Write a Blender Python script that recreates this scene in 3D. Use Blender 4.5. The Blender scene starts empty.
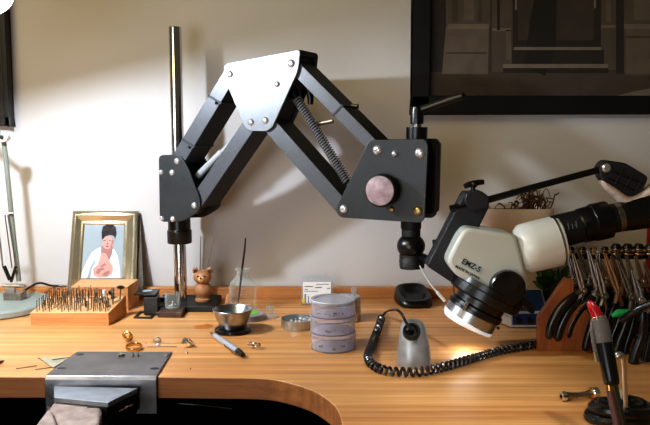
import bpy, bmesh, math, random
from mathutils import Vector, Matrix
random.seed(7)
SC = bpy.context.scene
COL = SC.collection
V = Vector
# ------------------------------------------------------------ camera model
F = 750.0; CX = 325.0; CY = 212.5
TH = math.radians(6.4)
DESK = 0.90
CAM = V((0, 0, 1.26))
R_ = V((1, 0, 0)); U_ = V((0, math.sin(TH), math.cos(TH))); F_ = V((0, math.cos(TH), -math.sin(TH)))
def ray(px, py): return F_ + R_*((px-CX)/F) + U_*((CY-py)/F)
def S(px, py, Y):                       # point of the upright plane y = Y
    d = ray(px, py); return CAM + d*(Y/d.y)
def D(px, py, z=DESK):                  # point of the level plane at height z
    d = ray(px, py); return CAM + d*((z-CAM.z)/d.z)
def PX(n, Y): return n*Y/F              # a length of n pixels at distance Y

# ------------------------------------------------------------ materials
def lin(c):
    return tuple(((x/255)/12.92 if x/255 <= .04045 else ((x/255+.055)/1.055)**2.4) for x in c)
def nodes(name):
    m = bpy.data.materials.new(name); m.use_nodes = True
    nt = m.node_tree; return m, nt, nt.nodes, nt.links, nt.nodes['Principled BSDF']
def mat(name, rgb, rough=.5, metal=0.0, var=.12, scale=40, bump=0.0, bscale=300, rvar=.1, trans=0, alpha=1,
        coat=0, emit=None, estr=0, stretch=(1, 1, 1), spec=.5):
    m, nt, N, L, P = nodes(name)
    c = lin(rgb)
    tc = N.new('ShaderNodeTexCoord'); mp = N.new('ShaderNodeMapping'); mp.inputs['Scale'].default_value = stretch
    L.new(tc.outputs['Object'], mp.inputs['Vector'])
    nz = N.new('ShaderNodeTexNoise'); nz.inputs['Scale'].default_value = scale; nz.inputs['Detail'].default_value = 4
    L.new(mp.outputs[0], nz.inputs['Vector'])
    rp = N.new('ShaderNodeValToRGB')
    rp.color_ramp.elements[0].position = .3; rp.color_ramp.elements[1].position = .7
    rp.color_ramp.elements[0].color = (*[x*(1-var) for x in c], 1)
    rp.color_ramp.elements[1].color = (*[min(1, x*(1+var)) for x in c], 1)
    L.new(nz.outputs[0], rp.inputs[0]); L.new(rp.outputs[0], P.inputs['Base Color'])
    mr = N.new('ShaderNodeMapRange'); mr.inputs[3].default_value = max(.02, rough-rvar/2); mr.inputs[4].default_value = min(1, rough+rvar/2)
    L.new(nz.outputs[0], mr.inputs[0]); L.new(mr.outputs[0], P.inputs['Roughness'])
    P.inputs['Metallic'].default_value = metal
    P.inputs['Specular IOR Level'].default_value = spec
    P.inputs['Alpha'].default_value = alpha
    P.inputs['Coat Weight'].default_value = coat
    P.inputs['Transmission Weight'].default_value = trans
    if emit:
        P.inputs['Emission Color'].default_value = (*lin(emit), 1); P.inputs['Emission Strength'].default_value = estr
    if bump:
        n2 = N.new('ShaderNodeTexNoise'); n2.inputs['Scale'].default_value = bscale; n2.inputs['Detail'].default_value = 3
        L.new(tc.outputs['Object'], n2.inputs['Vector'])
        b = N.new('ShaderNodeBump'); b.inputs['Strength'].default_value = bump; b.inputs['Distance'].default_value = .001
        L.new(n2.outputs[0], b.inputs['Height']); L.new(b.outputs[0], P.inputs['Normal'])
    return m
def wood(name, ca, cb, grain=(3, 60, 60), planks=None, rough=.4, coat=0., spec=.4, knots=True, seed=0.):
    """grain runs along the axis with the small scale; planks = width across Y in metres"""
    m, nt, N, L, P = nodes(name)
    tc = N.new('ShaderNodeTexCoord')
    vec = tc.outputs['Object']
    off = None
    if planks:
        sp = N.new('ShaderNodeSeparateXYZ'); L.new(vec, sp.inputs[0])
        d = N.new('ShaderNodeMath'); d.operation = 'DIVIDE'; d.inputs[1].default_value = planks; L.new(sp.outputs['Y'], d.inputs[0])
        fl = N.new('ShaderNodeMath'); fl.operation = 'FLOOR'; L.new(d.outputs[0], fl.inputs[0])
        fr = N.new('ShaderNodeMath'); fr.operation = 'FRACT'; L.new(d.outputs[0], fr.inputs[0])
        wn = N.new('ShaderNodeTexWhiteNoise'); wn.noise_dimensions = '1D'; L.new(fl.outputs[0], wn.inputs['W'])
        cm = N.new('ShaderNodeVectorMath'); cm.operation = 'SCALE'; cm.inputs['Scale'].default_value = 7; L.new(wn.outputs['Color'], cm.inputs[0])
        ad = N.new('ShaderNodeVectorMath'); L.new(vec, ad.inputs[0]); L.new(cm.outputs[0], ad.inputs[1]); vec2 = ad.outputs[0]
    else: vec2 = vec
    mp = N.new('ShaderNodeMapping'); mp.inputs['Scale'].default_value = grain; mp.inputs['Location'].default_value = (seed, seed, seed)
    L.new(vec2, mp.inputs[0])
    nz = N.new('ShaderNodeTexNoise'); nz.inputs['Scale'].default_value = 1; nz.inputs['Detail'].default_value = 6; nz.inputs['Distortion'].default_value = .6
    L.new(mp.outputs[0], nz.inputs['Vector'])
    wv = N.new('ShaderNodeTexWave'); wv.bands_direction = 'Y'; wv.inputs['Scale'].default_value = .35; wv.inputs['Distortion'].default_value = 5; wv.inputs['Detail'].default_value = 2
    wv.inputs['Detail Scale'].default_value = .6
    L.new(mp.outputs[0], wv.inputs['Vector'])
    mx = N.new('ShaderNodeMix'); mx.data_type = 'FLOAT'; mx.inputs[0].default_value = .16
    L.new(nz.outputs[0], mx.inputs[2]); L.new(wv.outputs['Fac'], mx.inputs[3])
    rp = N.new('ShaderNodeValToRGB'); e = rp.color_ramp.elements
    e[0].position = .12; e[0].color = (*lin(cb), 1); e[1].position = .74; e[1].color = (*lin(ca), 1)
    L.new(mx.outputs[0], rp.inputs[0]); out = rp.outputs[0]
    # broad blotches of handling and stain
    n3 = N.new('ShaderNodeTexNoise'); n3.inputs['Scale'].default_value = 6; n3.inputs['Detail'].default_value = 3; L.new(tc.outputs['Object'], n3.inputs['Vector'])
    r3 = N.new('ShaderNodeMapRange'); r3.inputs[1].default_value = .3; r3.inputs[2].default_value = .7; r3.inputs[3].default_value = .86; r3.inputs[4].default_value = 1.08
    L.new(n3.outputs[0], r3.inputs[0])
    h = N.new('ShaderNodeHueSaturation'); L.new(out, h.inputs['Color'])
    if planks:
        ma = N.new('ShaderNodeMapRange'); ma.inputs[3].default_value = .84; ma.inputs[4].default_value = 1.08; L.new(wn.outputs['Value'], ma.inputs[0])
        mu = N.new('ShaderNodeMath'); mu.operation = 'MULTIPLY'; L.new(ma.outputs[0], mu.inputs[0]); L.new(r3.outputs[0], mu.inputs[1])
        ed = N.new('ShaderNodeMath'); ed.operation = 'GREATER_THAN'; ed.inputs[1].default_value = .012; L.new(fr.outputs[0], ed.inputs[0])
        e2 = N.new('ShaderNodeMapRange'); e2.inputs[3].default_value = .8; e2.inputs[4].default_value = 1; L.new(ed.outputs[0], e2.inputs[0])
        m3 = N.new('ShaderNodeMath'); m3.operation = 'MULTIPLY'; L.new(mu.outputs[0], m3.inputs[0]); L.new(e2.outputs[0], m3.inputs[1])
        L.new(m3.outputs[0], h.inputs['Value'])
    else: L.new(r3.outputs[0], h.inputs['Value'])
    m9 = N.new('ShaderNodeMapping'); m9.inputs['Scale'].default_value = [g*(3 if g < 10 else 9) for g in grain]; L.new(vec2, m9.inputs[0])
    n9 = N.new('ShaderNodeTexNoise'); n9.inputs['Scale'].default_value = 1; n9.inputs['Detail'].default_value = 5; L.new(m9.outputs[0], n9.inputs['Vector'])
    r9 = N.new('ShaderNodeMapRange'); r9.inputs[1].default_value = .3; r9.inputs[2].default_value = .62; r9.inputs[3].default_value = .74; r9.inputs[4].default_value = 1.05; L.new(n9.outputs[0], r9.inputs[0])
    h9 = N.new('ShaderNodeHueSaturation'); L.new(h.outputs[0], h9.inputs['Color']); L.new(r9.outputs[0], h9.inputs['Value'])
    L.new(h9.outputs[0], P.inputs['Base Color'])
    rr = N.new('ShaderNodeMapRange'); rr.inputs[3].default_value = rough+.12; rr.inputs[4].default_value = rough-.08
    L.new(nz.outputs[0], rr.inputs[0]); L.new(rr.outputs[0], P.inputs['Roughness'])
    P.inputs['Coat Weight'].default_value = coat; P.inputs['Coat Roughness'].default_value = .25
    P.inputs['Specular IOR Level'].default_value = spec
    b = N.new('ShaderNodeBump'); b.inputs['Strength'].default_value = .12; b.inputs['Distance'].default_value = .001
    L.new(nz.outputs[0], b.inputs['Height']); L.new(b.outputs[0], P.inputs['Normal'])
    return m
def thin_glass(name, tint=(235, 240, 240), body=.06, rough=.03, gl=1.0):
    m, nt, N, L, P = nodes(name)
    tr = N.new('ShaderNodeBsdfTransparent'); tr.inputs[0].default_value = (*lin(tint), 1)
    P.inputs['Base Color'].default_value = (*lin(tint), 1); P.inputs['Roughness'].default_value = rough
    lw = N.new('ShaderNodeLayerWeight'); lw.inputs['Blend'].default_value = .28
    nz = N.new('ShaderNodeTexNoise'); nz.inputs['Scale'].default_value = 30
    mr = N.new('ShaderNodeMapRange'); mr.inputs[3].default_value = body*.8; mr.inputs[4].default_value = body*1.2; L.new(nz.outputs[0], mr.inputs[0])
    ad = N.new('ShaderNodeMath'); ad.operation = 'ADD'; ad.use_clamp = True
    mu = N.new('ShaderNodeMath'); mu.operation = 'MULTIPLY'; mu.inputs[1].default_value = gl*.8; L.new(lw.outputs['Facing'], mu.inputs[0])
    pw = N.new('ShaderNodeMath'); pw.operation = 'POWER'; pw.inputs[1].default_value = 1.6; L.new(mu.outputs[0], pw.inputs[0])
    L.new(mr.outputs[0], ad.inputs[0]); L.new(pw.outputs[0], ad.inputs[1])
    mix = N.new('ShaderNodeMixShader'); L.new(ad.outputs[0], mix.inputs[0]); L.new(tr.outputs[0], mix.inputs[1]); L.new(P.outputs[0], mix.inputs[2])
    L.new(mix.outputs[0], N['Material Output'].inputs[0])
    return m
M = {}
M['wall'] = mat('plaster_wall', (207, 204, 202), .9, var=.025, scale=5, bump=.35, bscale=70)
M['floor'] = mat('dark_floor', (52, 44, 38), .7, scale=6)
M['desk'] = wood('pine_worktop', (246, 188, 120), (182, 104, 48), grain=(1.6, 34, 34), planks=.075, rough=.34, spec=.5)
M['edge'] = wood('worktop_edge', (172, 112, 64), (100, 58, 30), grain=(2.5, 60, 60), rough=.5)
M['ledge'] = wood('ledge_wood', (216, 152, 92), (170, 104, 56), grain=(2.2, 50, 70), rough=.45, seed=3)
M['panel'] = mat('under_bench_shade', (6, 5, 5), .9, spec=.05)  # near-black stands in for the shade under the bench
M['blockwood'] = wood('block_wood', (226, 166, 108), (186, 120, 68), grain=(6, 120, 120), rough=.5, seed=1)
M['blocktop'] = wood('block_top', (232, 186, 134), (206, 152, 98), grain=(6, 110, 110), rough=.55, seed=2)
M['rackwood'] = wood('rack_wood', (190, 116, 66), (142, 78, 40), grain=(60, 60, 8), rough=.45, seed=5)
M['darkwood'] = wood('dark_wood', (82, 54, 38), (50, 32, 24), grain=(12, 90, 90), rough=.5, seed=4)
M['bear'] = wood('turned_wood', (184, 132, 90), (150, 100, 64), grain=(80, 80, 18), rough=.45, seed=6)
M['coat'] = mat('black_powdercoat', (40, 41, 43), .42, var=.15, scale=300, bump=.25, bscale=900, spec=.5)
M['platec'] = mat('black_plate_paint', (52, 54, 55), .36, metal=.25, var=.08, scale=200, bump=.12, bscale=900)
M['springm'] = mat('spring_steel', (150, 152, 156), .3, metal=.5, var=.05)
M['strut'] = mat('satin_aluminium', (214, 216, 220), .3, metal=.45, var=.05)
M['platelit'] = mat('lit_plate_paint', (128, 131, 136), .36, metal=.45, var=.06, scale=120, bump=.12, bscale=900)  # plate paint lightened to hold the lamp's glare on the top bracket
M['beam'] = mat('lit_beam_paint', (92, 94, 98), .36, metal=.4, var=.08, scale=200, bump=.12, bscale=900)
M['black'] = mat('black_plastic', (11, 11, 12), .3, var=.2)
M['matte'] = mat('matte_black', (14, 14, 15), .6, var=.2)
M['bracket'] = mat('cast_black', (34, 35, 40), .6, var=.15, scale=400, bump=.3, bscale=900)
M['rubber'] = mat('black_rubber', (10, 10, 11), .28, var=.2, spec=.6)
M['chrome'] = mat('polished_steel', (205, 205, 208), .14, metal=1, var=.05, scale=20)
M['steel'] = mat('brushed_steel', (176, 176, 180), .3, metal=1, var=.1, scale=60)
M['plate'] = mat('scratched_steel', (132, 130, 131), .34, metal=1, var=.3, scale=22, bump=.12, bscale=200, rvar=.25)
M['plateb'] = mat('clamp_steel', (150, 155, 162), .45, metal=.7, var=.15, scale=60, rvar=.2)
M['bolt'] = mat('bolt_zinc', (225, 225, 228), .28, metal=.8, var=.05)
M['boltw'] = mat('bolt_warm', (190, 165, 120), .3, metal=1, var=.05)
M['dsteel'] = mat('tool_steel', (150, 142, 132), .3, metal=1, var=.25, scale=120)
M['tan'] = mat('tan_glint', (176, 140, 104), .35, metal=.8, var=.2)
M['burm'] = mat('bur_steel', (112, 98, 88), .4, metal=.9, var=.3, scale=200)
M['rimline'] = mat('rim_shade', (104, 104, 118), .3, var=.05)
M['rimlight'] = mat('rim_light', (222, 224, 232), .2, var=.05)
M['olivegrey'] = mat('lamp_arm_paint', (118, 122, 110), .45, var=.05)
M['brass'] = mat('brass', (206, 160, 84), .25, metal=1, var=.1)
M['gold'] = mat('gold', (204, 164, 100), .2, metal=1, var=.1, bump=.2, bscale=400)
M['silver'] = mat('silver', (225, 222, 216), .16, metal=1, var=.06)
M['frame_g'] = mat('champagne_frame', (206, 194, 166), .24, metal=.8, var=.1, scale=25, rvar=.1)
M['frame_d'] = mat('frame_back', (78, 68, 56), .6)
M['pframe'] = mat('picture_frame_black', (9, 9, 10), .45, var=.2)
M['scope'] = mat('scope_enamel', (208, 212, 207), .3, var=.03, scale=15, coat=.3)
M['scopew'] = mat('scope_white', (224, 224, 218), .34, var=.03, scale=15, coat=.2)
M['pink'] = mat('worn_knob_face', (164, 142, 148), .5, var=.35, scale=70)
M['green'] = mat('lamp_green', (146, 156, 150), .4, var=.05)
M['white'] = mat('white_enamel', (236, 236, 232), .4, var=.02)
M['glowring'] = mat('ring_diffuser', (236, 240, 245), .3, var=.02, emit=(235, 242, 255), estr=.25)
M['shade_in'] = mat('shade_inside', (240, 240, 236), .5, var=.01, emit=(250, 252, 255), estr=1.0)
M['bulb'] = mat('bulb_glow', (255, 255, 255), .3, var=.01, emit=(255, 252, 245), estr=3)
M['pot'] = mat('pot_cream', (246, 228, 212), .6, var=.04)
M['twig'] = mat('dry_twig', (86, 58, 40), .8, var=.3, scale=200)
M['leaf'] = mat('leaf_green', (44, 76, 30), .45, var=.3, scale=60)
M['blue'] = mat('blue_panel', (26, 58, 104), .4, var=.1)
M['bluew'] = mat('unit_white', (206, 214, 222), .45, var=.03)
M['red'] = mat('red_plastic', (158, 12, 24), .25, var=.15, spec=.6)
M['dred'] = mat('dark_red', (150, 16, 26), .4, var=.1)
M['greenp'] = mat('green_plastic', (40, 150, 80), .3, var=.1)
M['label_g'] = mat('green_label', (120, 190, 80), .6, var=.06)
M['cordm'] = mat('cord_rubber', (34, 34, 36), .3, var=.2, spec=.7)
M['grip'] = mat('grey_brown_grip', (92, 84, 80), .65, var=.1, scale=100, bump=.2, bscale=400)
M['brownrod'] = mat('brown_hose', (84, 52, 44), .5, var=.1)
M['olive'] = mat('olive_hose', (64, 70, 46), .5, var=.1)
M['alu'] = mat('cast_aluminium', (168, 170, 172), .42, metal=.55, var=.18, scale=60, rvar=.2, bump=.15, bscale=300)
M['cordgrey'] = mat('wire_grey', (190, 190, 192), .4, var=.05)
M['cloth'] = mat('worn_cloth', (206, 188, 176), .95, var=.2, scale=120, bump=.6, bscale=300)
M['paper'] = mat('white_card', (238, 238, 236), .7, var=.02)
M['ink'] = mat('grey_ink', (110, 114, 124), .7, var=.05)
M['inkblack'] = mat('black_ink', (30, 34, 38), .6, var=.05)
M['plab'] = mat('label_plate', (176, 190, 196), .5, var=.04)
M['yellow'] = mat('yellow_dot', (235, 205, 40), .5, var=.04)
M['peg'] = mat('worn_bench_peg', (150, 132, 124), .6, var=.4, scale=45, rvar=.2, bump=.5, bscale=150)
M['pegd'] = mat('peg_cut', (72, 50, 38), .8, var=.2)
M['clay'] = mat('white_chips', (232, 230, 226), .4, var=.1, scale=200)
M['glass'] = thin_glass('clear_glass', (246, 249, 247), .045, .03, 1.0)
M['glass2'] = thin_glass('clear_acrylic', (236, 240, 244), .16, .1)
M['plastic'] = thin_glass('clear_lilac_plastic', (232, 232, 242), .22, .14, .75)
M['plastict'] = thin_glass('lid_plastic', (206, 208, 218), .42, .16, .8)
M['tinmetal'] = mat('tin_metal', (188, 192, 196), .3, metal=.9, var=.08)
M['skin'] = mat('print_skin', (198, 150, 140), .5, var=.06)
M['skin2'] = mat('print_skin_shade', (160, 108, 104), .5, var=.06)
M['hairp'] = mat('print_hair', (30, 22, 24), .8, var=.1)
M['blouse'] = mat('print_white', (232, 236, 240), .5, var=.04)
M['pbg'] = mat('print_background', (150, 164, 172), .5, var=.05, scale=12)
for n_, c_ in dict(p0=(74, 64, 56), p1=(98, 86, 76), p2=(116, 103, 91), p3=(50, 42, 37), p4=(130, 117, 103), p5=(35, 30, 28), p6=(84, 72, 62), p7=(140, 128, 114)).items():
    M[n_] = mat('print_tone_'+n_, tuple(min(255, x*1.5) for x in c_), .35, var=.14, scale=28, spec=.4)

# ------------------------------------------------------------ mesh builder
class MB:
    def __init__(s): s.bm = bmesh.new(); s.mats = []
    def mi(s, m):
        m = M[m] if isinstance(m, str) else m
        if m not in s.mats: s.mats.append(m)
        return s.mats.index(m)
    def face(s, vs, mi):
        try: f = s.bm.faces.new(vs); f.material_index = mi; f.smooth = True; return f
        except ValueError: return None
    def prism(s, pts, ext, m):
        mi = s.mi(m); a = [s.bm.verts.new(p) for p in pts]; b = [s.bm.verts.new(V(p)+V(ext)) for p in pts]
        s.face(a, mi); s.face(list(reversed(b)), mi)
        n = len(pts)
        for i in range(n): s.face([a[i], b[i], b[(i+1) % n], a[(i+1) % n]], mi)
        return s
    def loft(s, secs, m, cap=True, closed=True):
        mi = s.mi(m); rows = [[s.bm.verts.new(p) for p in sec] for sec in secs]; n = len(rows[0])
        for a, b in zip(rows, rows[1:]):
            for i in range(n if closed else n-1): s.face([a[i], a[(i+1) % n], b[(i+1) % n], b[i]], mi)
        if cap: s.face(list(reversed(rows[0])), mi); s.face(rows[-1], mi)
        return s
    def box(s, c, size, m, rz=0, rot=None):
        c = V(c); x, y, z = [v/2 for v in size]; q = rot or Matrix.Rotation(rz, 3, 'Z')
        P = lambda a, b, d: c + q @ V((a*x, b*y, d*z))
        s.prism([P(-1, -1, -1), P(1, -1, -1), P(1, 1, -1), P(-1, 1, -1)], q @ V((0, 0, size[2])), m); return s
    def tube(s, pts, r, m, seg=10, cap=True, flat=1.0):
        pts = [V(p) for p in pts]; n = len(pts); rs = r if isinstance(r, (list, tuple)) else [r]*n
        t0 = (pts[1]-pts[0]).normalized(); up = V((0, 0, 1)) if abs(t0.z) < .9 else V((0, 1, 0))
        nx = t0.cross(up).normalized(); secs = []
        for i in range(n):
            t = (pts[min(i+1, n-1)]-pts[max(i-1, 0)]).normalized()
            nx = (nx - t*nx.dot(t)).normalized(); ny = t.cross(nx)
            secs.append([pts[i] + (nx*math.cos(a) + ny*math.sin(a)*flat)*rs[i] for a in [2*math.pi*k/seg for k in range(seg)]])
        return s.loft(secs, m, cap)
    def cyl(s, a, b, r, m, r2=None, seg=24):
        return s.tube([a, b], [r, r if r2 is None else r2], m, seg)
    def lathe(s, prof, org, m, axis=(0, 0, 1), seg=32, sx=1, sy=1, cap=False):
        org = V(org); q = V((0, 0, 1)).rotation_difference(V(axis).normalized())
        secs = [[org + q @ V((r*sx*math.cos(2*math.pi*k/seg), r*sy*math.sin(2*math.pi*k/seg), z)) for k in range(seg)] for r, z in prof]
        return s.loft(secs, m, cap)
    def ball(s, c, r, m, seg=16, sc=(1, 1, 1)):
        secs = []
        n = max(6, seg//2)
        for i in range(n+1):
            a = -math.pi/2 + math.pi*i/n; rr = max(math.cos(a), 1e-3)
            secs.append([V(c)+V((r*sc[0]*rr*math.cos(2*math.pi*k/seg), r*sc[1]*rr*math.sin(2*math.pi*k/seg), r*sc[2]*math.sin(a))) for k in range(seg)])
        return s.loft(secs, m, True)
    def torus(s, c, R, r, m, axis=(0, 0, 1), seg=28, s2=8, sz=1):
        q = V((0, 0, 1)).rotation_difference(V(axis).normalized()); secs = []
        for i in range(seg+1):
            a = 2*math.pi*i/seg
            secs.append([V(c) + q @ V(((R+r*math.cos(b))*math.cos(a), (R+r*math.cos(b))*math.sin(a), r*sz*math.sin(b))) for b in [2*math.pi*k/s2 for k in range(s2)]])
        return s.loft(secs, m, False)
    def build(s, name, parent=None, bevel=0, seg=2, angle=35, origin=None, subsurf=0):
        bmesh.ops.remove_doubles(s.bm, verts=s.bm.verts, dist=1e-6)
        bmesh.ops.recalc_face_normals(s.bm, faces=s.bm.faces)
        vs = [v.co for v in s.bm.verts]
        lo = V([min(v[i] for v in vs) for i in range(3)]); hi = V([max(v[i] for v in vs) for i in range(3)])
        if parent is not None: o0 = world_loc(parent)
        else: o0 = V(origin) if origin is not None else V(((lo.x+hi.x)/2, (lo.y+hi.y)/2, lo.z))
        for v in s.bm.verts: v.co -= o0
        me = bpy.data.meshes.new(name); s.bm.to_mesh(me); s.bm.free()
        for m in s.mats: me.materials.append(m)
        if hasattr(me, 'set_sharp_from_angle'): me.set_sharp_from_angle(angle=math.radians(angle))
        o = bpy.data.objects.new(name, me); COL.objects.link(o)
        if parent is not None: o.parent = parent
        else: o.location = o0
        if bevel:
            b = o.modifiers.new('bevel', 'BEVEL'); b.width = bevel; b.segments = seg; b.limit_method = 'ANGLE'; b.angle_limit = math.radians(angle); b.harden_normals = True
        if subsurf:
            b = o.modifiers.new('sub', 'SUBSURF'); b.levels = subsurf; b.render_levels = subsurf
        return o
def world_loc(o):
    v = V((0, 0, 0))
    while o is not None: v += o.location; o = o.parent
    return v
def tag(o, label=None, cat=None, group=None, kind=None):
    if label: o['label'] = label
    if cat: o['category'] = cat
    if group: o['group'] = group
    if kind: o['kind'] = kind
    return o
def thing(name, label, cat, loc, group=None):
    o = bpy.data.objects.new(name, None); COL.objects.link(o); o.location = loc; o.empty_display_size = .02
    return tag(o, label, cat, group)
def copy_tree(o, loc):
    r = o.copy(); COL.objects.link(r); r.location = loc
    for ch in list(o.children):
        c = ch.copy(); COL.objects.link(c); c.parent = r
        for g in list(ch.children):
            d = g.copy(); COL.objects.link(d); d.parent = c
    return r
def bez(pts, n=8):                       # Catmull-Rom
    pts = [V(p) for p in pts]; P = [2*pts[0]-pts[1]] + pts + [2*pts[-1]-pts[-2]]; out = []
    for i in range(1, len(P)-2):
        for k in range(n):
            t = k/n; a, b, c, d = P[i-1:i+3]
            out.append(.5*((2*b)+(c-a)*t+(2*a-5*b+4*c-d)*t*t+(3*b-a-3*c+d)*t**3))
    out.append(pts[-1]); return out
def struct(o): return tag(o, kind='structure')

WALL = 1.59
# ------------------------------------------------------------ the room
struct(MB().box((0, WALL+.05, 1.2), (5, .1, 2.4), 'wall').build('wall_back'))
struct(MB().box((0, .2, -.025), (5, 2.9, .05), 'floor').build('floor'))
struct(MB().box((-2.5, .2, 1.2), (.1, 2.8, 2.4), 'wall').build('wall_left'))

# ------------------------------------------------------------ workbench
wb = thing('workbench', 'jeweller\'s wooden workbench with a curved cut-out in its front edge', 'workbench', (0, 1.2, 0))
yf = D(100, 377).y
cut = [D(*p) for p in ((225, 378), (250, 378.3), (275, 380), (298, 385.5), (312, 390.5), (322, 396), (330, 401.5), (336, 408), (340, 416), (342, 426))]
outl = [V((-1.3, yf, DESK))] + [V((cut[0].x-.12, yf, DESK))] + [V((p.x, min(p.y, yf), DESK)) for p in cut] + [V((cut[-1].x+.004, .80, DESK)), V((cut[-1].x+.006, .45, DESK)), V((1.4, .45, DESK)), V((1.4, 1.585, DESK)), V((-1.3, 1.585, DESK))]
cutf = []
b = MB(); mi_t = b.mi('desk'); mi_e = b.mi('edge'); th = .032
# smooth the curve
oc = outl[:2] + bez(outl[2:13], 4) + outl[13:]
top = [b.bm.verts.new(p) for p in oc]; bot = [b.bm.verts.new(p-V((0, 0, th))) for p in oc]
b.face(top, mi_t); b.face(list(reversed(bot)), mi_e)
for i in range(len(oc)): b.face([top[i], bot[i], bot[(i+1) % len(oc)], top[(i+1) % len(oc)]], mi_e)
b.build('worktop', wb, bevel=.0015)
MB().prism([V((-1.3, 1.566, DESK)), V((1.4, 1.566, DESK)), V((1.4, 1.586, DESK)), V((-1.3, 1.586, DESK))], (0, 0, .0235), 'ledge').build('back_ledge', wb, bevel=.002)
MB().box((0, 1.5, .44), (2.6, .03, .86), 'panel').build('back_shade_panel', wb)  # this and the two side pieces are added to darken the space below
MB().box((.62, 1.05, .434), (1.1, .9, .868), 'panel').build('side_shade_block', wb)
MB().box((-1.2, 1.3, .434), (.06, .5, .868), 'panel').build('side_shade_panel', wb)
tag(MB().tube(bez([S(178, 403.5, 1.10), S(200, 405, 1.09), S(222, 407.5, 1.07), S(232, 409, 1.06)], 4), .0012, 'dsteel').build('wire_rod'), 'thin grey rod in the dark under the bench edge', 'rod')

# ------------------------------------------------------------ framed print right
Yp = 1.565
pf = thing('framed_print', 'large black framed sepia print of a stone doorway on the wall', 'picture', S(600, 114, 1.585))
def pq(x0, y0, x1, y1, Y): return [S(x0, y0, Y), S(x1, y0, Y), S(x1, y1, Y), S(x0, y1, Y)]
b = MB()
X0, X1 = S(412, 60, Yp).x, S(800, 60, Yp).x; Z0, Z1 = S(500, 114, Yp).z, S(500, -170, Yp).z
bw = PX(18, Yp)
for (xa, xb, za, zb) in ((X0, X1, Z0, Z0+bw), (X0, X1, Z1-bw, Z1), (X0, X0+bw, Z0, Z1), (X1-bw, X1, Z0, Z1)):
    b.prism([V((xa, Yp, za)), V((xb, Yp, za)), V((xb, Yp, zb)), V((xa, Yp, zb))], (0, WALL-Yp, 0), 'pframe')
b.build('frame', pf, bevel=.002)
b = MB(); Yq = 1.579
def flat(b, pts, m, k, Y=Yq): b.prism([S(x, y, Y-k*.0002) for x, y in pts], (0, .0002, 0), m)
def rect(b, x0, y0, x1, y1, m, k): flat(b, [(x0, y1), (x1, y1), (x1, y0), (x0, y0)], m, k)
rect(b, 425, -160, 795, 104, 'p0', 0)
rect(b, 425, 72, 795, 104, 'p6', 1); rect(b, 425, -160, 446, 72, 'p3', 1)
rect(b, 446, -160, 490, 27, 'p1', 1); flat(b, [(442, 74), (488, 74), (489, 27), (446, 27)], 'p2', 2)
rect(b, 448, 24, 489, 29, 'p4', 3); rect(b, 452, -160, 458, 22, 'p6', 3); rect(b, 464, -160, 474, 20, 'p2', 3); rect(b, 478, -160, 482, 22, 'p6', 3)
rect(b, 446, 52, 487, 54, 'p6', 3)
rect(b, 492, -160, 512, 72, 'p1', 2); rect(b, 497, -160, 500, 30, 'p3', 3); rect(b, 492, 28, 511, 31, 'p4', 3); rect(b, 506, 30, 511, 60, 'p2', 3)
rect(b, 513, -160, 601, 48, 'p3', 2); rect(b, 548, -160, 550, 46, 'p5', 3); rect(b, 518, -160, 545, 40, 'p0', 3); rect(b, 556, -160, 594, 40, 'p0', 3)
flat(b, [(524, 66), (545, 76), (556, 50), (557, -20), (538, -20), (530, 20)], 'p5', 4)  # dark reflection in the glass, painted into the print
rect(b, 514, 47, 601, 50, 'p7', 5); rect(b, 512, 50, 604, 64, 'p3', 3); rect(b, 503, 64, 608, 68, 'p7', 5); rect(b, 503, 68, 608, 73, 'p3', 3)
rect(b, 515, -10, 517, 10, 'p7', 4); rect(b, 594, -10, 596, 8, 'p7', 4)
rect(b, 601, -160, 616, 70, 'p1', 2); rect(b, 606, -160, 611, 22, 'p2', 3); rect(b, 601, 25, 616, 28, 'p4', 3)
rect(b, 616, -160, 624, 74, 'p3', 2)
rect(b, 624, -160, 795, 76, 'p1', 2); rect(b, 626, 28, 690, 74, 'p2', 3); rect(b, 624, 24, 690, 29, 'p4', 4); rect(b, 624, 36, 690, 38, 'p6', 4); rect(b, 634, -160, 660, 20, 'p2', 3)
flat(b, [(612, 97), (640, 90), (680, 84), (795, 84), (795, 104), (612, 104)], 'p7', 2)
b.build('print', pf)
g_ = thin_glass('picture_glass', (225, 225, 225), .02, .04, .55)
MB().prism([V((X0+bw*.8, Yq-.004, Z0+bw*.8)), V((X1-bw*.8, Yq-.004, Z0+bw*.8)), V((X1-bw*.8, Yq-.004, Z1-bw*.8)), V((X0+bw*.8, Yq-.004, Z1-bw*.8))], (0, .001, 0), g_).build('glass_pane', pf)
# left frame, mostly beyond the photograph
pl = thing('wall_frame', 'black framed panel cut by the left border of the photo, hanging behind the lamp', 'picture', S(-30, 126, 1.585))
xr = S(7, 60, Yp).x; zb = S(0, 126, Yp).z; b = MB()
for (xa, xb, za, zz) in ((xr-.4, xr, zb, zb+.02), (xr-.4, xr, zb+.48, zb+.5), (xr-.012, xr, zb, zb+.5), (xr-.4, xr-.388, zb, zb+.5)):
    b.prism([V((xa, Yp, za)), V((xb, Yp, za)), V((xb, Yp, zz)), V((xa, Yp, zz))], (0, WALL-Yp, 0), 'pframe')
b.build('frame', pl, bevel=.002)
MB().prism([V((xr-.39, Yq, zb+.01)), V((xr-.01, Yq, zb+.01)), V((xr-.01, Yq, zb+.49)), V((xr-.39, Yq, zb+.49))], (0, .002, 0), 'p5').build('print', pl)

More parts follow.
